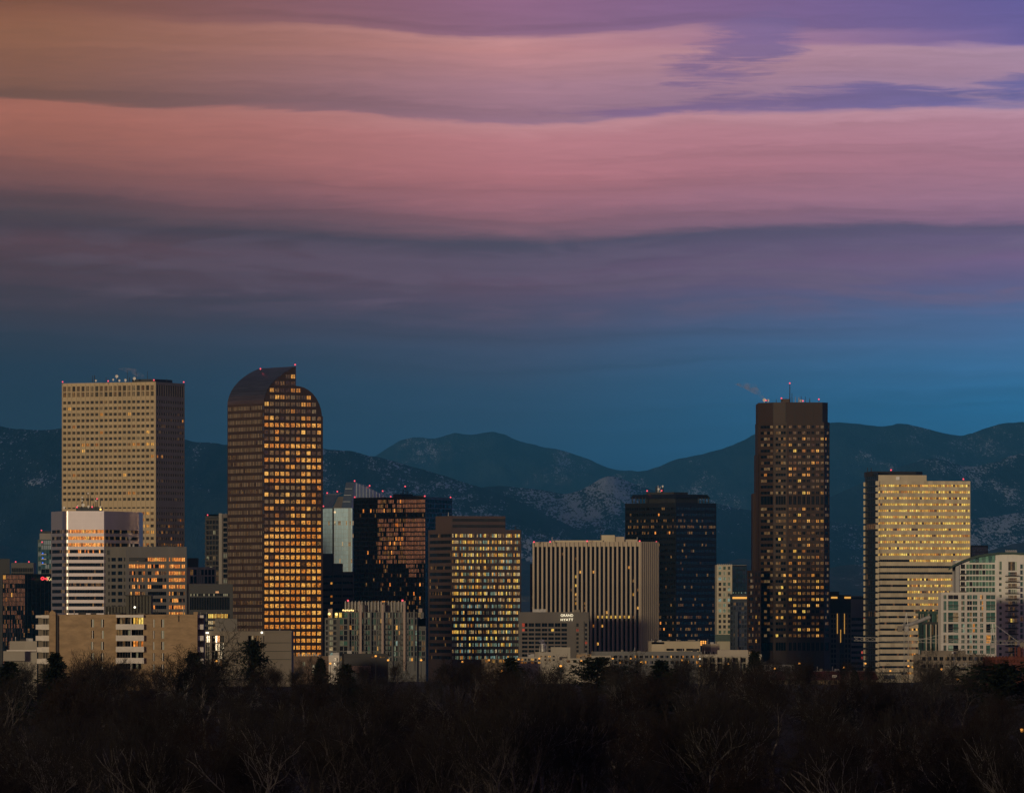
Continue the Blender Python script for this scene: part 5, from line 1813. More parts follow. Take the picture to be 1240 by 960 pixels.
crane('white lattice tower crane with a long level jib across the striped tower', 2900, 1202, 754, 777.6, 1035, 1240, lift=1.6)


def luffing():
    r = crane('white crane with a raised tubular boom in front of the glass pavilion', 2950, 1097.4, 741.4, 757.6, 1127.6, 1092, lift=3.0)
    for o in r.children:
        if o.name.startswith('jib'):
            D = 2950
            zj = wz(757.6, D) - r.location.z
            o.data = bars('boom', [((-1, 0, zj - .4), (wx(1126.6, D) - r.location.x, 4, zj + 4.0), .85)], CRANE, 8)
            o.name = 'boom'


luffing()


def low_right():
    b = Building('office_building', 'low tan stone building with a row of square windows below the white apartments', 2700, [(1106, 6), (1112, .6), (1194, 0)], wall=wallmat('tan_stone', (.21, .185, .15), panel=.06), back=18)
    b.facade(1, 792, None, [(1116.6 + 7.05 * k, 1121 + 7.05 * k) for k in range(11)], [(795, 799.4), (804, 808)], pick((G_BLACK, 5), (G_SLATE, 2), (L_DIM, .5)), depth=.4, sub=2)
    b.plain(792)
    b.finish()
    b.prism('upper_storey', [(1117, 4), (1169.6, 3.6)], 787.6, 792.2, MATS['tan_stone'], back=10)
    b.ball('roof_dish', 1153.6, 790, WHITE, 1, .5)
    b.box('roof_vent', 1112.4, 1113.8, 786.6, 792, GALV, 2, .5)
    c = Building('fortress_building', 'dark red brick building with a crenellated cornice and small domed turret', 2050, [(1190, 5), (1193, .4), (1262, 0)], wall=REDBR, back=18)
    c.facade(1, 795.4, None, [(1199, 1201)] + [(1210 + 9 * k, 1212.6 + 9 * k) for k in range(5)], [(807.6, 816)], pick((G_SLATE, 3), (G_BLACK, 2)), depth=.3)
    c.plain(795.4)
    c.finish()
    for k in range(17):
        c.box('merlon', 1193.4 + 4 * k, 1195.6 + 4 * k, 794, 795.6, REDBR, .2, .6)
        c.box('corbel', 1194 + 4 * k, 1196 + 4 * k, 798.8, 801.4, REDBR, -.35, .5)
    c.box('cornice', 1193.2, 1262, 796.8, 798.8, REDBR, -.5, .8)
    c.box('string_course', 1193.2, 1262, 804, 805.4, REDBR, -.25, .5)
    D = c.D + 3
    t = link('turret', cyl('turret', 10, .75, .75, 2.6, REDBR), c.root, (wx(1234.4, D) - c.o[0], D - c.o[1], wz(795.4, D) - c.o[2]))
    link('turret_dome', ballmesh('turret_dome', .8, REDBR, .9), t, (0, 0, 2.6))
    for x in (1229.4, 1238.6):
        c.box('chimney', x - .6, x + .6, 782.4, 795.6, REDBR, 3.5, .5)
    w = Building('pavilion', 'narrow white pavilion with a column of four yellow lamps among the trees', 1900, [(1182, 3), (1184.6, .5), (1193, 0)], wall=WHITEF, back=5)
    w.facade(1, 808.6, None, [(1186.4, 1188.2), (1189.6, 1191.4)], [(811, 816), (818.6, 824)], pick((G_GREY, 2), (BLIND, 2)), depth=.2)
    w.plain(808.6)
    w.finish()
    for y in (813.4, 820.6, 828, 834.6):
        w.ball('lamp', 1183.2, y, glow('yellow_lamp2', (1, .66, .22), 1.8), -.5, .26)
    s = Building('shop_building', 'low pale curved-roof shed behind the bare trees under the tan building', 2200, [(1144, 1.5), (1146, .4), (1180, 0)], wall=PALEC, back=8)
    s.facade(1, 805.4, None, [(1150, 1160), (1164, 1174)], [(807.6, 811)], pick((G_SLATE, 1), (BLIND, 1)), depth=.2, sub=2)
    s.plain(805.4)
    s.finish()
    r = Building('school_building', 'long low building with a dull red roof below the faceted tower', 2150, [(900, 3), (924, .6), (1058, 0)], wall=wallmat('buff_brick', (.16, .13, .10)), back=14)
    r.facade(1, 822, None, lin(16, 928, 1056, .4), [(824, 828)], pick((G_BLACK, 3), (L_FAINT, 1), (BLIND, 1)), depth=.2)
    r.plain(822)
    r.finish()
    D0 = r.D

    def q(x, d, y): return (wx(x, D0 + d) - r.o[0], D0 + d - r.o[1], wz(y, D0 + d) - r.o[2])
    v = [q(922, -1, 823), q(1059, -1, 823), q(1055, 7, 812.4), q(926, 7, 812.4), q(922, 16, 823), q(1059, 16, 823)]
    link('roof', mesh('roof', v, [(0, 1, 2, 3), (5, 4, 3, 2), (0, 3, 4), (1, 5, 2)], [mat('dull_red_tiles', (.10, .026, .020), var=.2, scale=.8)]), r.root)
    cu = r.box('cupola', 1008, 1013.4, 817, 823.4, WHITEF, 1, 1.2)
    for k in range(3):
        r.box('louvre', 1008.8 + 1.6 * k, 1009.6 + 1.6 * k, 818, 822, STEEL, .9, .2, parent=cu)
    r.box('cupola_base', 1006, 1015, 823, 825.4, WHITEF, .7, 1.6)
    p = Building('shop_building', 'low pale striped screen wall in front of the faceted tower', 2600, [(920, 1), (922, .3), (962, 0)], wall=wallmat('grey_stucco', (.34, .35, .33)), back=6)
    p.facade(1, 804.4, None, lin(12, 923, 961, .35), [(805.6, 811)], pick((G_SLATE, 2), (BLIND, 1), (G_GREY, 2)), depth=.4, mull=False)
    p.plain(804.4)
    p.finish()
    w2 = Building('shop_building', 'low flat pale roofline under the dark grey towers', 2900, [(984, 1), (986, .3), (1060, 0)], wall=wallmat('grey_stucco', (.34, .35, .33)), back=6)
    w2.facade(1, 812, None, lin(9, 988, 1058, .6), [(814, 817)], pick((G_DARK, 1), (L_DIM, .2)), depth=.3)
    w2.plain(812)
    w2.finish()
    h = Building('hotel_annex', 'pale low block with green trim at the foot of the striped tower', 3300, [(1060, 3), (1064, .4), (1092, 0)], wall=PALEC, back=10)
    h.facade(1, 815, None, [(1070, 1084)], [(817, 822)], pick((G_SLATE, 1)), depth=.3, sub=4)
    h.plain(815)
    h.finish()
    tr = Building('house', 'small red roofed house at the foot of the striped tower', 2250, [(1036, 2), (1038, .4), (1063, 0)], wall=wallmat('buff_brick', (.16, .13, .10)), back=8)
    tr.facade(1, 822, None, lin(4, 1040, 1061, .4), [(824, 827)], pick((G_BLACK, 1)), depth=.2)
    tr.plain(822)
    tr.finish()
    v = [(wx(x, tr.D + d) - tr.o[0], tr.D + d - tr.o[1], wz(y, tr.D + d) - tr.o[2]) for x, d, y in ((1034, -.6, 822.6), (1064.6, -.6, 822.6), (1059, 4, 812.4), (1039, 4, 812.4), (1034, 9, 822.6), (1064.6, 9, 822.6))]
    link('roof', mesh('roof', v, [(0, 1, 2, 3), (5, 4, 3, 2), (0, 3, 4), (1, 5, 2)], [MATS['dull_red_tiles']]), tr.root)


low_right()


def low_centre():
    a = Building('museum', 'pale neoclassical building with columns and a flat cornice below the cream block', 2300, [(846, 4), (849.6, .4), (921.6, 0)], wall=wallmat('pale_limestone', (.40, .37, .31), panel=.06), back=18)
    cols = [(851.6, 856.6), (860, 865.6), (869, 874.6), (878, 883.6), (888, 893.6), (897, 903), (907, 913)]
    a.facade(1, 793.6, None, cols, [(796.2, 801.6), (802.8, 812)], pick((G_DARK, 5), (G_GREY, 3), (BLIND, .8)), depth=.9, sub=2)
    a.plain(793.6)
    a.finish()
    for x in (850.6, 858.4, 867.4, 876.4, 885.8, 895.4, 905, 915):
        a.box('column', x - 1.1, x + 1.1, 795.4, 818, MATS['pale_limestone'], -.9, .8)
    a.box('cornice', 846.6, 922.4, 792, 795.2, MATS['pale_limestone'], -1.2, 1.8)
    a.prism('attic', [(869, 4), (906, 3.6)], 786.8, 793.8, MATS['pale_limestone'], back=8)
    a.ball('wall_lamp', 847.4, 797.4, WHITE_LAMP, -1.0, .28)
    b = Building('theatre_building', 'long low concrete building with a blank weathered parapet below the black tower', 2700, [(786, 5), (789, .6), (804.4, .3), (848, 0)], wall=CREAMC, back=18)
    b.facade(2, 776.4, None, [(807, 816), (819, 828.6), (831, 841), (843, 847)], [(785, 787.6)], pick((G_BLACK, 1)), depth=.4, sub=2)
    b.facade(1, 779.6, None, lin(2, 790, 803.6, .5), [(789, 791)], pick((G_DARK, 1)), depth=.3)
    b.plain(776.4)
    b.finish()
    for x0, x1, y in ((820, 824, 774.6), (833, 842, 774.4), (808, 811, 775), (845, 847, 773.8)):
        b.box('roof_vent', x0, x1, y, 776.6, CONC, 4, 2)
    c = Building('office_building', 'small grey and cream twin block beside the low concrete building', 2750, [(851, 4), (853, .6), (860.6, .3), (871.4, 0)], wall=wallmat('grey_beige_panel', (.20, .18, .15)), back=10)
    c.facade(2, 779.4, None, lin(2, 862, 870.6, .4), [(789, 791.6)], pick((G_DARK, 1)), depth=.2, wall=CREAMC)
    c.facade(1, 779.4, None, lin(2, 853.6, 860, .5), [(789, 791.6)], pick((G_DARK, 1)), depth=.2)
    c.plain(779.4)
    c.finish()
    for k in range(9):
        c.ball('street_light', 849 + (k % 3) * 2.6, 776.4 + (k // 3) * 2.0, glow('orange_lamp', (1, .42, .08), 1.2), 6, .34)
    d = Building('office_building', 'long grey flat-roofed building with small amber windows behind the trees', 2500, [(716, 4), (720, .4), (850, 0)], wall=wallmat('blue_grey_concrete', (.16, .165, .165)), back=20)
    d.facade(1, 788.6, None, lin(20, 724, 848, .6), [(793.4, 796.4), (800, 803.4)], pick((G_BLACK, 5), (L_GOLD, 1.6), (L_DIM, 1.4), (G_SLATE, 1)), depth=.3, sub=2)
    d.plain(788.6)
    d.finish()
    e = Building('plant_building', 'pale building with a steaming roof tank in front of the hotel', 2600, [(648, 3), (652, .5), (674, .2), (690.6, 0)], wall=PALEC, back=12)
    e.facade(1, 789.4, None, lin(4, 653, 673, .5), [(793.6, 795.4), (797.6, 800)], pick((G_DARK, 2), (L_GOLD, 2), (L_DIM, 2)), depth=.2)
    e.facade(2, 783.4, None, [(.2, .8)], [(795, 799)], pick((G_GREY, 1)), depth=.2, frac=True)
    e.plain(789.4)
    e.finish()
    e.prism('stair_block', [(667, 1.6), (681, 1.2)], 783.2, 800, PALEC, back=6)
    D = e.D + 4
    t = link('roof_tank', cyl('roof_tank', 12, 1.1, 1.1, 2.8, GALV), e.root, (wx(657.6, D) - e.o[0], D - e.o[1], wz(788.6, D) - e.o[2]))
    link('tank_lid', cyl('tank_lid', 12, 1.2, .5, .4, WHITE), t, (0, 0, 2.8))
    for x, y in ((653.4, 782), (662, 780.6)):
        e.pole('flue', x, y, 789.4, 4, .2, GALV)
    f = Building('shop_building', 'low cream shed with warm lights in front of the brown office', 2400, [(583, 2), (586, .3), (626, 0)], wall=wallmat('cream_render', (.17, .14, .105)), back=8)
    f.facade(1, 797.4, None, lin(9, 587, 625, .5), [(798.4, 802)], pick((L_GOLD, 3), (L_CREAM, 3), (G_DARK, 3)), depth=.2)
    f.plain(797.4)
    f.finish()
    g = Building('shop_building', 'low pale shed with an amber lit corner left of the steaming tank', 2420, [(626, 2), (628, .3), (657, 0)], wall=PALEC, back=8)
    g.facade(1, 795.4, None, lin(6, 630, 655, .6), [(797, 799.6), (801, 803)], pick((L_GOLD, 4), (L_DIM, 2), (G_DARK, 2)), depth=.2)
    g.plain(795.4)
    g.finish()
    h = Building('shop_building', 'pale stucco wall building right of the steaming tank', 2350, [(681, 2), (683, .3), (716, .1), (740.4, 0)], wall=PALEC, back=8)
    h.facade(1, 797, None, lin(4, 685, 714, .5), [(799, 802)], pick((G_DARK, 3), (L_DIM, 1)), depth=.2)
    h.facade(2, 793.6, None, lin(2, 719, 738, .4), [(797.6, 801)], pick((G_DARK, 1)), depth=.2)
    h.plain(797)
    h.finish()
    k = Building('shop_building', 'tan low warehouse in front of the ribbed block foot', 2550, [(698, 2), (700, .3), (716.6, 0)], wall=BRICK, back=8)
    k.facade(1, 792, None, lin(3, 701, 715, .5), [(795, 798)], pick((G_DARK, 1)), depth=.2)
    k.plain(792)
    k.finish()


low_centre()

# ------------------------------------------------------------------ bare winter trees
def bark(name, color, var=.25):
    return mat(name, color, rough=.95, var=var, scale=2.0, spec=.1)


BARK = [bark('brown_bark', (.060, .048, .040)), bark('grey_bark', (.15, .138, .125)), bark('pale_bark', (.25, .24, .225)), bark('black_bark', (.016, .014, .013))]
TWIG = [bark('brown_twigs', (.032, .027, .023)), bark('russet_twigs', (.035, .026, .021)), bark('grey_twigs', (.045, .042, .038)), bark('dark_twigs', (.015, .013, .012))]


def tubes(segs, sides_of):
    """all segments as tapered prisms, built in one go per side count"""
    V, Fc, off = [], [], 0
    by = {}
    for q in segs:
        by.setdefault(sides_of(q[4]), []).append(q)
    for n, S in by.items():
        p0, p1 = np.array([q[0] for q in S]), np.array([q[1] for q in S])
        r = np.array([(q[2], q[3]) for q in S])
        ax = p1 - p0
        ax /= np.maximum(np.linalg.norm(ax, axis=1, keepdims=True), 1e-6)
        s = np.cross(ax, (0.0, 0.0, 1.0))
        bad = np.linalg.norm(s, axis=1) < .05
        s[bad] = (1.0, 0, 0)
        s /= np.linalg.norm(s, axis=1, keepdims=True)
        t = np.cross(ax, s)
        a = 2 * math.pi * np.arange(n) / n
        ring = s[:, None, :] * np.cos(a)[None, :, None] + t[:, None, :] * np.sin(a)[None, :, None]
        v = np.concatenate([p0[:, None] + ring * r[:, 0, None, None], p1[:, None] + ring * r[:, 1, None, None]], axis=1)
        base = off + np.arange(len(S))[:, None] * 2 * n
        k = np.arange(n)
        f = np.stack([base + k, base + (k + 1) % n, base + n + (k + 1) % n, base + n + k], -1).reshape(-1, 4)
        V.append(v.reshape(-1, 3))
        Fc.append(f)
        off += len(S) * 2 * n
    return np.concatenate(V), np.concatenate(Fc)


def quad_mesh(name, V, Fq, m, smooth=False):
    V, Fq = np.asarray(V, dtype=np.float32), np.asarray(Fq, dtype=np.int32)
    me = bpy.data.meshes.new(name)
    me.vertices.add(len(V))
    me.vertices.foreach_set('co', V.ravel())
    me.loops.add(Fq.size)
    me.loops.foreach_set('vertex_index', Fq.ravel())
    me.polygons.add(len(Fq))
    me.polygons.foreach_set('loop_start', np.arange(0, Fq.size, 4, dtype=np.int32))
    me.materials.append(m)
    if smooth: me.polygons.foreach_set('use_smooth', np.ones(len(Fq), dtype=bool))
    me.update(calc_edges=True)
    return me


def bare_tree(seed, h=14.0, spread=.9, upright=.35, trunk_h=.22, stems=1, levels=6, dens=1.0):
    """recursive branching skeleton; returns limb segments and twig segments"""
    rs = np.random.RandomState(seed)
    limbs, twigs = [], []

    def unit(v): return v / np.linalg.norm(v)

    def grow(p, d, L, r, lev):
        nseg = 3 if lev < 3 else 2
        q = p.copy()
        for i in range(nseg):
            d = unit(d + rs.normal(0, .12 + .03 * lev, 3) + np.array((0, 0, upright * .16)))
            q2 = q + d * (L / nseg)
            r2 = max(r * (.86 if lev < 3 else .8), .012)
            (limbs if lev < 4 else twigs).append((q, q2, r, r2, lev))
            # side shoots along the way
            if 1 <= lev < levels and rs.rand() < .75 * dens:
                sd = side(d, .7 + .35 * rs.rand())
                grow(q + (q2 - q) * rs.rand(), sd, L * (.45 + .25 * rs.rand()), r2 * .55, lev + 1)
            q, r = q2, r2
        if lev < levels:
            k = 2 + (rs.rand() < .55 * dens)
            for _ in range(k):
                grow(q, side(d, (.28 + .38 * rs.rand()) * (.75 + .5 * spread)), L * (.62 + .22 * rs.rand()), r * (.62 + .15 * rs.rand()), lev + 1)

    def side(d, ang):
        a = rs.normal(0, 1, 3)
        a = unit(a - d * a.dot(d))
        v = unit(d * math.cos(ang) + a * math.sin(ang))
        v[2] = v[2] + upright * .25
        return unit(v)
    for s in range(stems):
        base = np.array((rs.normal(0, .25), rs.normal(0, .25), 0.0)) if stems > 1 else np.zeros(3)
        d0 = unit(np.array((rs.normal(0, .06 + .22 * (stems > 1)), rs.normal(0, .06 + .22 * (stems > 1)), 1.0)))
        grow(base, d0, h * trunk_h, h * (.026 if stems == 1 else .017), 0)
    allp = np.array([s[1] for s in limbs + twigs])
    k = h / allp[:, 2].max()
    sc = lambda S: [(a * k, b * k, r0 * (k ** .3), r1 * (k ** .3), l) for a, b, r0, r1, l in S]
    return sc(limbs), sc(twigs)


def tree_proto(seed, bk, tw, twr=.014, **kw):
    limbs, twigs = bare_tree(seed, **kw)
    V, Fc = tubes(limbs, lambda l: 7 if l == 0 else (5 if l == 1 else (4 if l == 2 else 3)))
    tm = quad_mesh('trunk', V, Fc, bk, True)
    tw_ = [(a, b, max(r0, twr), max(r1, twr * .8), l) for a, b, r0, r1, l in twigs]
    V2, F2 = tubes(tw_, lambda l: 3)
    cm = quad_mesh('crown', V2, F2, tw)
    return tm, cm


PROTO = []
SPECS = [
    dict(seed=1, bk=BARK[0], tw=TWIG[0], h=15, spread=.9, upright=.35),
    dict(seed=2, bk=BARK[0], tw=TWIG[1], h=14, spread=1.1, upright=.25),
    dict(seed=3, bk=BARK[1], tw=TWIG[2], h=15, spread=.7, upright=.6, stems=3, trunk_h=.26, levels=5),
    dict(seed=4, bk=BARK[2], tw=TWIG[2], h=14, spread=.6, upright=.8, stems=4, trunk_h=.28, levels=5),
    dict(seed=5, bk=BARK[3], tw=TWIG[3], h=15, spread=1.3, upright=.15),
    dict(seed=6, bk=BARK[1], tw=TWIG[0], h=16, spread=.8, upright=.5),
    dict(seed=7, bk=BARK[2], tw=TWIG[2], h=13, spread=.9, upright=.5, stems=2, trunk_h=.25, levels=5),
    dict(seed=8, bk=BARK[3], tw=TWIG[1], h=13, spread=1.0, upright=.3),
]
for s in SPECS:
    PROTO.append(tree_proto(**s))


def put_tree(kind, x, y, h, label, group=None, name='bare_tree', rz=None, z=None):
    tm, cm = PROTO[kind]
    h0 = SPECS[kind]['h']
    e = bpy.data.objects.new(name, None)
    e.location = (x, y, (gz(y) if z is None else z) - .3)
    e.rotation_euler = (0, 0, rng.uniform(0, 6.28) if rz is None else rz)
    e.scale = (h / h0 * rng.uniform(.92, 1.12),) * 2 + (h / h0,)
    COL.objects.link(e)
    tag(e, label, 'tree', group)
    link('trunk', tm, e)
    link('crown', cm, e)
    return e


def conifer(seed, h=12.0, w=3.2, n=1500, ragged=.25, m=None, pine=False):
    rs = np.random.RandomState(seed)
    V, Fc = [], []
    segs = [(np.array((0, 0, 0.)), np.array((0, 0, h * .5)), .22, .14, 0), (np.array((0, 0, h * .5)), np.array((.1, 0, h * .97)), .14, .03, 0)]
    # tiers of boughs carrying flat sprays of needles
    nb = int(n / 14)
    for i in range(nb):
        t = rs.rand() ** .8
        z = h * (.10 + .88 * t) if not pine else h * (.32 + .66 * t)
        ln = w * ((1 - t) ** .8 + .06) * (1 + rs.normal(0, ragged)) if not pine else w * (.35 + .65 * math.sin(math.pi * min(1, t * .9 + .1))) * (1 + rs.normal(0, ragged))
        a = rs.rand() * 6.283
        up = rs.uniform(-.25, .15) if not pine else rs.uniform(-.05, .5)
        d = np.array((math.cos(a), math.sin(a), up))
        base = np.array((0, 0, z))
        segs.append((base, base + d * ln * .9, .05, .015, 2))
        for k in range(14):
            f = .2 + .85 * rs.rand()
            c = base + d * ln * f + rs.normal(0, .18, 3)
            L = .35 + .45 * rs.rand()
            e = np.array((math.cos(a + rs.normal(0, .7)), math.sin(a + rs.normal(0, .7)), rs.normal(-.1, .35)))
            e = e / np.linalg.norm(e) * L
            sdv = np.cross(e, rs.normal(0, 1, 3))
            sdv = sdv / np.linalg.norm(sdv) * (.10 + .12 * rs.rand())
            b = len(V)
            V += [c - sdv, c + sdv, c + e + sdv * .3, c + e - sdv * .3]
            Fc.append((b, b + 1, b + 2, b + 3))
    tv, tf = tubes(segs, lambda l: 6 if l == 0 else 3)
    return quad_mesh('trunk', tv, tf, BARK[3]), quad_mesh('crown', V, Fc, m)


NEEDLE = mat('dark_needles', (.012, .017, .011), rough=.9, var=.35, scale=1.5, spec=.1)
CONI = [conifer(11, 12, 2.8, 3600, .3, m=NEEDLE), conifer(12, 12, 3.2, 3400, .5, m=NEEDLE), conifer(13, 12, 3.2, 2400, .55, m=NEEDLE, pine=True)]


def put_conifer(k, px, ytop, D, label, ybase=None, wide=1.0):
    x = wx(px, D)
    zt, z0 = wz(ytop, D), gz(D)
    h = zt - z0
    e = bpy.data.objects.new('conifer_tree', None)
    e.location = (x, D, z0 - .2)
    e.scale = (h / 12 * wide, h / 12 * wide, h / 12)
    e.rotation_euler = (0, 0, rng.uniform(0, 6.28))
    COL.objects.link(e)
    tag(e, label, 'tree', 'dark conifers among the bare trees')
    link('trunk', CONI[k][0], e)
    link('crown', CONI[k][1], e)


def tree_at(kind, px, ytop, D, label, group=None, rz=None):
    return put_tree(kind, wx(px, D), D, wz(ytop, D) - gz(D), label, group, rz=rz)


WOOD = 'bare trees of the dark wood in the foreground'
WLABEL = 'bare leafless tree in the dense dark wood filling the foreground'
# named individuals that stand out
tree_at(4, 190, 744, 1300, 'tall dark bare tree standing against the tan brick apartment block', rz=.6)
tree_at(2, 128, 781, 1350, 'slim bare tree left of the tall one before the brick apartments', rz=2.0)
tree_at(6, 222, 785, 1360, 'small fine-twigged tree at the right end of the brick apartments')
tree_at(3, 640, 801, 640, 'pale many-stemmed tree in the middle of the wood below the brown office', rz=1.0)
tree_at(3, 692, 806, 655, 'second pale many-stemmed tree right of the middle one')
tree_at(2, 600, 812, 630, 'pale leaning stems at the left of the middle pale trees')
tree_at(3, 1232, 842, 600, 'pale branched tree cut by the right edge above the amber lamp')
tree_at(6, 1190, 850, 610, 'pale forked tree low right of the wood near the amber lamp')
tree_at(3, 172, 846, 620, 'pale slender stems low in the wood below the brick apartments')
tree_at(6, 318, 838, 615, 'pale forked tree low in the wood below the curved tower')
tree_at(2, 420, 832, 640, 'grey slender stems low in the wood below the fin apartments')
tree_at(3, 870, 812, 660, 'pale slender stems low in the wood below the columned building')
tree_at(6, 1010, 862, 600, 'grey forked tree low in the wood below the red roof')
tree_at(6, 60, 884, 580, 'pale low forked tree at the bottom left of the wood')
tree_at(2, 520, 858, 600, 'grey thin-stemmed tree low in the wood below the brown office side')
tree_at(4, 955, 806, 1000, 'black wide-branched tree below the faceted tower', rz=.2)
tree_at(4, 1085, 812, 1020, 'black wide-branched tree below the striped tower', rz=2.4)
tree_at(5, 1130, 778, 1500, 'tall hazy bare tree in front of the striped tower and pavilion')
tree_at(6, 915, 788, 1350, 'grey bare tree before the pale columned building')
tree_at(0, 820, 790, 1400, 'dense twiggy tree below the black hat-roofed tower')
tree_at(0, 770, 782, 1500, 'spreading twiggy tree before the ribbed tan block')
for k, px, yt, D, w, lb in ((1, 66, 789, 1400, 1.0, 'dark rounded conifer at the left corner of the brick apartments'), (1, 233, 789, 1400, 1.05, 'dark bushy conifer at the right corner of the brick apartments'),
                            (2, 307, 774, 1500, .62, 'ragged dark pine in front of the grey flats'), (0, 388, 795, 1500, .9, 'small pointed spruce beside the low brown house'),
                            (0, 914, 787, 1500, .95, 'dark pointed spruce right of the columned building'), (1, 618, 795, 1450, 1.3, 'dark spreading evergreen below the brown office corner'),
                            (2, 723, 795, 1450, 1.3, 'dark ragged evergreen below the ribbed block'), (2, 1213, 803, 1250, 1.5, 'dark round pine before the red brick fortress'),
                            (0, 1035, 810, 1500, .9, 'dark spruce before the long red roof'), (1, 800, 798, 1350, 1.2, 'dark evergreen before the long grey flat-roofed building'),
                            (1, 420, 803, 1400, 1.1, 'low dark evergreen before the black flat-roofed building'), (1, 12, 800, 1350, 1.4, 'dark evergreen clump at the left edge')):
    put_conifer(k, px, yt, D, lb, wide=w)

# the wood, row behind row
count = 0
LOOK = ['brown-twigged tree', 'reddish-twigged tree', 'grey many-stemmed tree', 'pale many-stemmed tree', 'black wide-branched tree', 'tall grey-trunked tree', 'pale twin-stemmed tree', 'black-trunked reddish tree']
ROWS = ['nearest', 'second', 'third', 'fourth', 'fifth', 'sixth', 'seventh', 'eighth', 'ninth', 'farthest']
MARKS = [(40, 'left edge'), (75, 'left corner of the brick block'), (125, 'left half of the brick block'), (180, 'balconies of the brick block'), (240, 'right half of the brick block'), (300, 'grey flats'), (350, 'curved tower'),
         (393, 'low brown house'), (430, 'left end of the fin apartments'), (470, 'middle of the fin apartments'), (518, 'right end of the fin apartments'), (548, 'shaded side of the brown office'), (590, 'left half of the brown office'),
         (632, 'right half of the brown office'), (670, 'hotel'), (715, 'hotel sign'), (755, 'middle of the ribbed block'), (797, 'right end of the ribbed block'), (830, 'hat-roofed tower'), (868, 'right side of the hat-roofed tower'),
         (905, 'columned building'), (950, 'left side of the faceted tower'), (1005, 'right side of the faceted tower'), (1047, 'dark grey towers'), (1090, 'left end of the striped tower'), (1140, 'glass pavilion'),
         (1170, 'white framed apartments'), (1206, 'yellow lamp column'), (1400, 'red brick fortress')]


def below(px):
    return next(n for q, n in MARKS if px < q)


tops = {640: 892, 700: 876, 760: 860, 830: 848, 910: 838, 1000: 828, 1100: 818, 1210: 810, 1330: 803, 1440: 800}
for D, yt in tops.items():
    half = 640 / F * D
    step = 7.4 + D * .0016
    n = int(2 * half / step)
    for i in range(n):
        x = -half + (i + .5) * step + rng.uniform(-2.5, 2.5)
        y = D + rng.uniform(-30, 30)
        top = yt + rng.gauss(0, 11)
        h = wz(top, y) - gz(y)
        h = max(8.0, min(21.0, h))
        k = rng.choices(range(8), (4, 5, 2, 1.2, 2.4, 3, 1.5, 4))[0]
        put_tree(k, x, y, h, 'bare %s in %s row of wood below %s' % (LOOK[k], ROWS[list(tops).index(D)], below(620 + x / y * F)), WOOD)
        count += 1
# scattered street trees among the low buildings behind
for i in range(84):
    D = rng.uniform(1480, 2250)
    px = rng.uniform(-10, 1250)
    if D > 1600 and 50 < px < 250: D = rng.uniform(1480, 1580)
    top = rng.uniform(792, 812)
    if 320 > px > 50: top = rng.uniform(798, 812)
    h = wz(top, D) - gz(D)
    if h < 4: continue
    k = rng.choices(range(8), (4, 4, 2, .6, 1.5, 3, 2, 4))[0]
    put_tree(k, wx(px, D), D, min(h, 19), 'bare %s behind wood below %s' % (LOOK[k], below(px)), 'bare street trees before the skyline')
    count += 1
# two alike side by side: say which
same = {}
for o in list(COL.objects):
    if o.get('category') == 'tree': same.setdefault(o['label'], []).append(o)
for lb, os_ in same.items():
    if len(os_) < 2: continue
    os_.sort(key=lambda o: o.location.x / o.location.y)
    nm = {2: ['left one', 'right one'], 3: ['left one', 'middle one', 'right one'], 4: ['leftmost one', 'second one', 'third one', 'rightmost one']}.get(len(os_))
    for i, o in enumerate(os_):
        if nm: o['label'] = lb + ', ' + nm[i]


# ------------------------------------------------------------------ lamps and steam
def street_lamp(px, py, D, label):
    e = bpy.data.objects.new('street_lamp', None)
    g = gz(D)
    e.location = (wx(px, D), D, g)
    COL.objects.link(e)
    tag(e, label, 'lamp', 'lit lamps among the trees')
    h = wz(py, D) - g
    link('post', cyl('post', 6, .10, .06, h, STEEL), e)
    link('lamp_head', ballmesh('lamp_head', .2 + D * .00006, MATS['orange_lamp'], .8), e, (0, 0, h))


street_lamp(1237.4, 884, 620, 'amber park lamp at the right edge low in the wood')
street_lamp(679, 806, 1380, 'small amber lamp in the trees below the hotel')
street_lamp(607.6, 812, 1380, 'small amber lamp in the trees below the brown office')

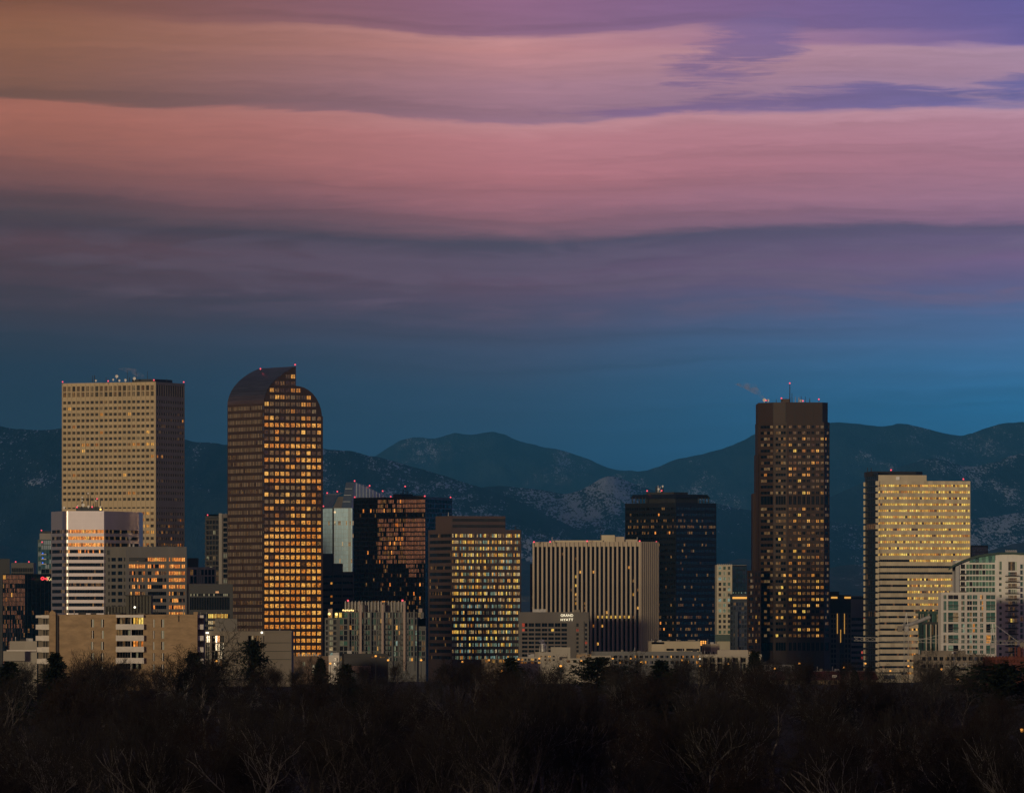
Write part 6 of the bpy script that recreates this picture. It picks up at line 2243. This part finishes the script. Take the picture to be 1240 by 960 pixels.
for px, py, D, w in ((455, 794, 1700, 'fin apartments'), (510, 799, 1750, 'brown office side'), (560, 801, 1650, 'brown office front'), (653, 797, 1900, 'roof tank'), (742, 797, 1900, 'ribbed block'), (764, 797, 2000, 'ribbed block right end'),
                     (776, 801, 1850, 'black tower'), (882, 804, 1800, 'columned building'), (968, 803, 1900, 'faceted tower'), (1022, 808, 1900, 'dark grey towers'), (1048, 803, 2000, 'striped tower corner'), (1100, 806, 1900, 'striped tower'),
                     (1160, 822, 1500, 'tan stone building'), (262, 800, 1600, 'grey flats'), (592, 799, 1700, 'cream shed'), (628, 798, 1800, 'amber lit shed'), (704, 800, 1750, 'tan warehouse'),
                     (826, 799, 1900, 'hat-roofed tower'), (848, 806, 1700, 'columned building left end'), (938, 809, 1800, 'red roof left end'), (1078, 812, 1700, 'annex at the striped tower'), (1140, 810, 1700, 'pavilion'), (400, 803, 1600, 'white stepped building'), (470, 799, 1650, 'fin apartments right half')):
    street_lamp(px, py, D, 'small amber street lamp low before the ' + w)


def steam(label, px, py, D, w, h, lean, dens, seed):
    """a drifting plume: a closed wispy volume"""
    n, k = 10, 9
    v, f = [], []
    rs = random.Random(seed)
    W, H = w / F * D, h / F * D
    for j in range(k + 1):
        t = j / k
        r = W * (.10 + .40 * t) * (1 if 0 < j < k else .2)
        cx = lean * W * t ** 1.3
        for i in range(n):
            a = 2 * math.pi * i / n
            q = r * rs.uniform(.8, 1.2)
            v.append((cx + q * math.cos(a), q * math.sin(a), H * t))
    for j in range(k):
        f += [(j * n + i, j * n + (i + 1) % n, (j + 1) * n + (i + 1) % n, (j + 1) * n + i) for i in range(n)]
    f += [tuple(range(n - 1, -1, -1)), tuple(range(k * n, k * n + n))]
    m = bpy.data.materials.new('steam')
    m.use_nodes = True
    t = m.node_tree
    t.nodes.clear()
    pv = nd(t, 'ShaderNodeVolumePrincipled')
    pv.inputs['Color'].default_value = (.85, .85, 1, 1)
    g = nd(t, 'ShaderNodeNewGeometry')
    ns = nd(t, 'ShaderNodeTexNoise')
    ns.inputs['Scale'].default_value = 3.0 / W
    ns.inputs['Detail'].default_value = 3
    t.links.new(g.outputs['Position'], ns.inputs['Vector'])
    t.links.new(mth(t, 'MULTIPLY', ramp(t, ns.outputs[0], [(.46, (0,) * 3), (.68, (1,) * 3)]), dens), pv.inputs['Density'])
    out = nd(t, 'ShaderNodeOutputMaterial')
    t.links.new(pv.outputs[0], out.inputs['Volume'])
    o = link('steam', mesh('steam', v, f, [m], smooth=True))
    o.location = (wx(px, D), D, wz(py, D))
    tag(o, label, 'steam', kind='stuff')


steam('thin steam plume drifting left from the faceted tower roof', 925, 484, 4170, 26, 21, -1.0, .14, 1)
steam('faint steam over the tan granite tower roof', 176, 460, 4222, 26, 15, -1.0, .10, 2)
steam('white steam beside the roof tank in front of the hotel', 661, 790, 2602, 10, 17, -.7, .9, 3)
steam('two wisps of steam on the grey concrete office roof', 158, 658, 3520, 11, 14, -.1, .5, 4)
